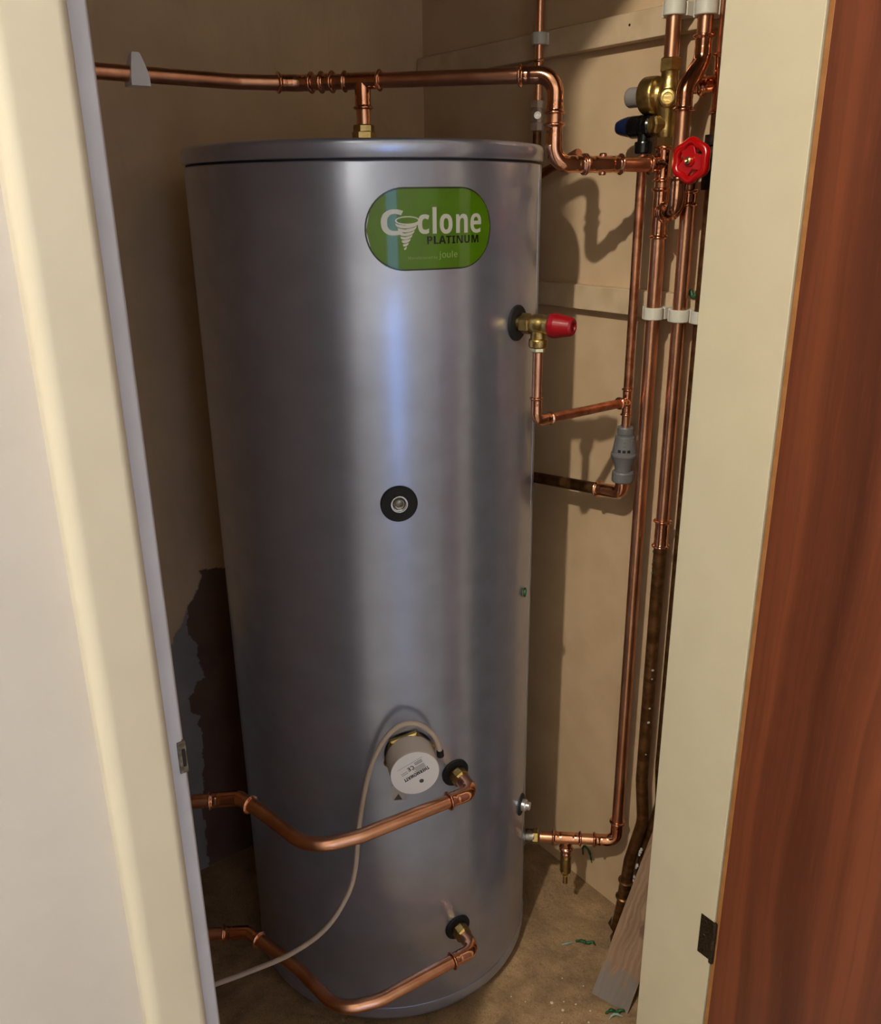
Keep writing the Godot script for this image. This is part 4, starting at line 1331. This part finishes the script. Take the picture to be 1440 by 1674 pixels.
func build_small_things() -> void:
	# board leaning on the wall behind the right lining
	var lo := Vector3(0.983, 0.0, -0.798)
	var hi := Vector3(1.152, 0.300, -0.812)
	var up := (hi - lo).normalized()
	var wide := Vector3(0.50, 0, 0.86)
	wide = (wide - up * wide.dot(up)).normalized()
	var thick := up.cross(wide).normalized()
	if thick.x > 0:
		thick = -thick
	var mb := MB.new()
	var L := (hi - lo).length() + 0.02
	var hw := 0.036
	var th := 0.020
	var base := lo + up * 0.012
	var q := func(a: float, b: float, c: float) -> Vector3:
		return base + wide * a + up * b + thick * c
	var fr := -thick
	for f in [[0.0, thick], [-th, -thick]]:
		var z: float = f[0]
		mb.quad(q.call(-hw, 0, z), q.call(hw, 0, z), q.call(hw, L, z), q.call(-hw, L, z), f[1], Vector2(0, 0), Vector2(1, 0), Vector2(1, 1), Vector2(0, 1))
	for s in [-1.0, 1.0]:
		mb.quad(q.call(s * hw, 0, 0), q.call(s * hw, 0, -th), q.call(s * hw, L, -th), q.call(s * hw, L, 0), wide * s, Vector2(0, 0), Vector2(0.25, 0), Vector2(0.25, 1), Vector2(0, 1))
	mb.quad(q.call(-hw, 0, 0), q.call(hw, 0, 0), q.call(hw, 0, -th), q.call(-hw, 0, -th), -up, Vector2(0, 0), Vector2(1, 0), Vector2(1, 0.05), Vector2(0, 0.05))
	mb.quad(q.call(-hw, L, 0), q.call(hw, L, 0), q.call(hw, L, -th), q.call(-hw, L, -th), up, Vector2(0, 0.9), Vector2(1, 0.9), Vector2(1, 1), Vector2(0, 1))
	tag(obj(mb, "plank", M.plank), "short weathered wooden plank leaning against the wall by the floor hole", "plank")

	# crumbs on the floor
	var rng := RandomNumberGenerator.new()
	rng.seed = 7
	var spots := [[0.910, -0.872, 0.0034], [0.915, -0.848, 0.0036], [0.930, -0.860, 0.0018], [0.944, -0.842, 0.002], [0.872, -0.905, 0.0017], [0.858, -0.930, 0.0018], [0.955, -0.815, 0.0022], [0.935, -0.800, 0.0025], [0.965, -0.900, 0.0016], [0.985, -0.862, 0.0017], [0.895, -0.830, 0.0016], [1.020, -0.845, 0.0016], [1.062, -0.800, 0.006]]
	for s in spots:
		mb = MB.new()
		var n := 7
		var pr := [[0.0, -0.25], [0.8, -0.1], [1.0, 0.35], [0.6, 0.75], [0.0, 0.9]]
		var jit := []
		for k in n:
			jit.append(rng.randf_range(0.65, 1.15))
		var r: float = s[2]
		for i in pr.size() - 1:
			for k in n:
				var a0 := TAU * k / n
				var a1 := TAU * (k + 1) / n
				var j0: float = jit[k]
				var j1: float = jit[(k + 1) % n]
				var p := []
				for e in [[a0, j0, i], [a1, j1, i], [a1, j1, i + 1], [a0, j0, i + 1]]:
					var rr: float = pr[e[2]][0] * r * e[1]
					p.append(Vector3(s[0] + cos(e[0]) * rr, max(0.0, pr[e[2]][1] * r + r * 0.1), s[1] + sin(e[0]) * rr))
				var nn: Vector3 = (Vector3(cos((a0 + a1) / 2), 0, sin((a0 + a1) / 2)) + Vector3.UP * (-0.4 + 0.5 * i)).normalized()
				mb.quad(p[0], p[1], p[2], p[3], nn)
		tag(obj(mb, "plaster_crumb", M.chip), "small pale crumb of plaster lying on the cupboard floor", "crumb", "plaster crumbs on the floor")

	strip("green_scrap", [Vector3(1.050, 0.003, -0.946), Vector3(1.056, 0.009, -0.935), Vector3(1.064, 0.004, -0.928), Vector3(1.070, 0.010, -0.920), Vector3(1.074, 0.003, -0.914)], 0.0036, M.green_bit, "crumpled green plastic scrap on floor near the hole")
	strip("pale_scrap", [Vector3(1.022, 0.002, -0.958), Vector3(1.032, 0.004, -0.952), Vector3(1.043, 0.002, -0.949)], 0.0026, M.pale_bit, "pale grey-green sliver on floor near the hole")
	strip("green_scrap", [Vector3(0.972, 0.003, -0.792), Vector3(0.980, 0.012, -0.786), Vector3(0.989, 0.004, -0.782), Vector3(0.995, 0.012, -0.774), Vector3(1.004, 0.003, -0.772)], 0.0034, M.green_bit, "green plastic scrap on floor at the plank's foot")
	strip("pale_scrap", [Vector3(0.968, 0.003, -0.780), Vector3(0.980, 0.009, -0.778), Vector3(0.992, 0.004, -0.768)], 0.0024, M.pale_bit, "pale sliver on floor at the plank's foot")
	strip("green_scrap", [Vector3(1.187, 0.070, -1.062), Vector3(1.184, 0.094, -1.060), Vector3(1.183, 0.100, -1.050), Vector3(1.184, 0.090, -1.040), Vector3(1.187, 0.066, -1.036)], 0.0026, M.green_bit, "looped green strip stuck on the wall behind the drain cock")
	strip("green_scrap", [Vector3(1.170, 1.299, -0.888), Vector3(1.166, 1.306, -0.884), Vector3(1.167, 1.297, -0.878), Vector3(1.168, 1.309, -0.872)], 0.0036, M.green_bit, "green scrap lodged on lower batten above a clip")
	strip("green_scrap", [on_tank(28.2, 0.822, 0.277), on_tank(29.2, 0.817, 0.278), on_tank(28.4, 0.811, 0.279), on_tank(29.4, 0.803, 0.277)], 0.0030, M.green_bit, "green strip stuck to the side of the cylinder")
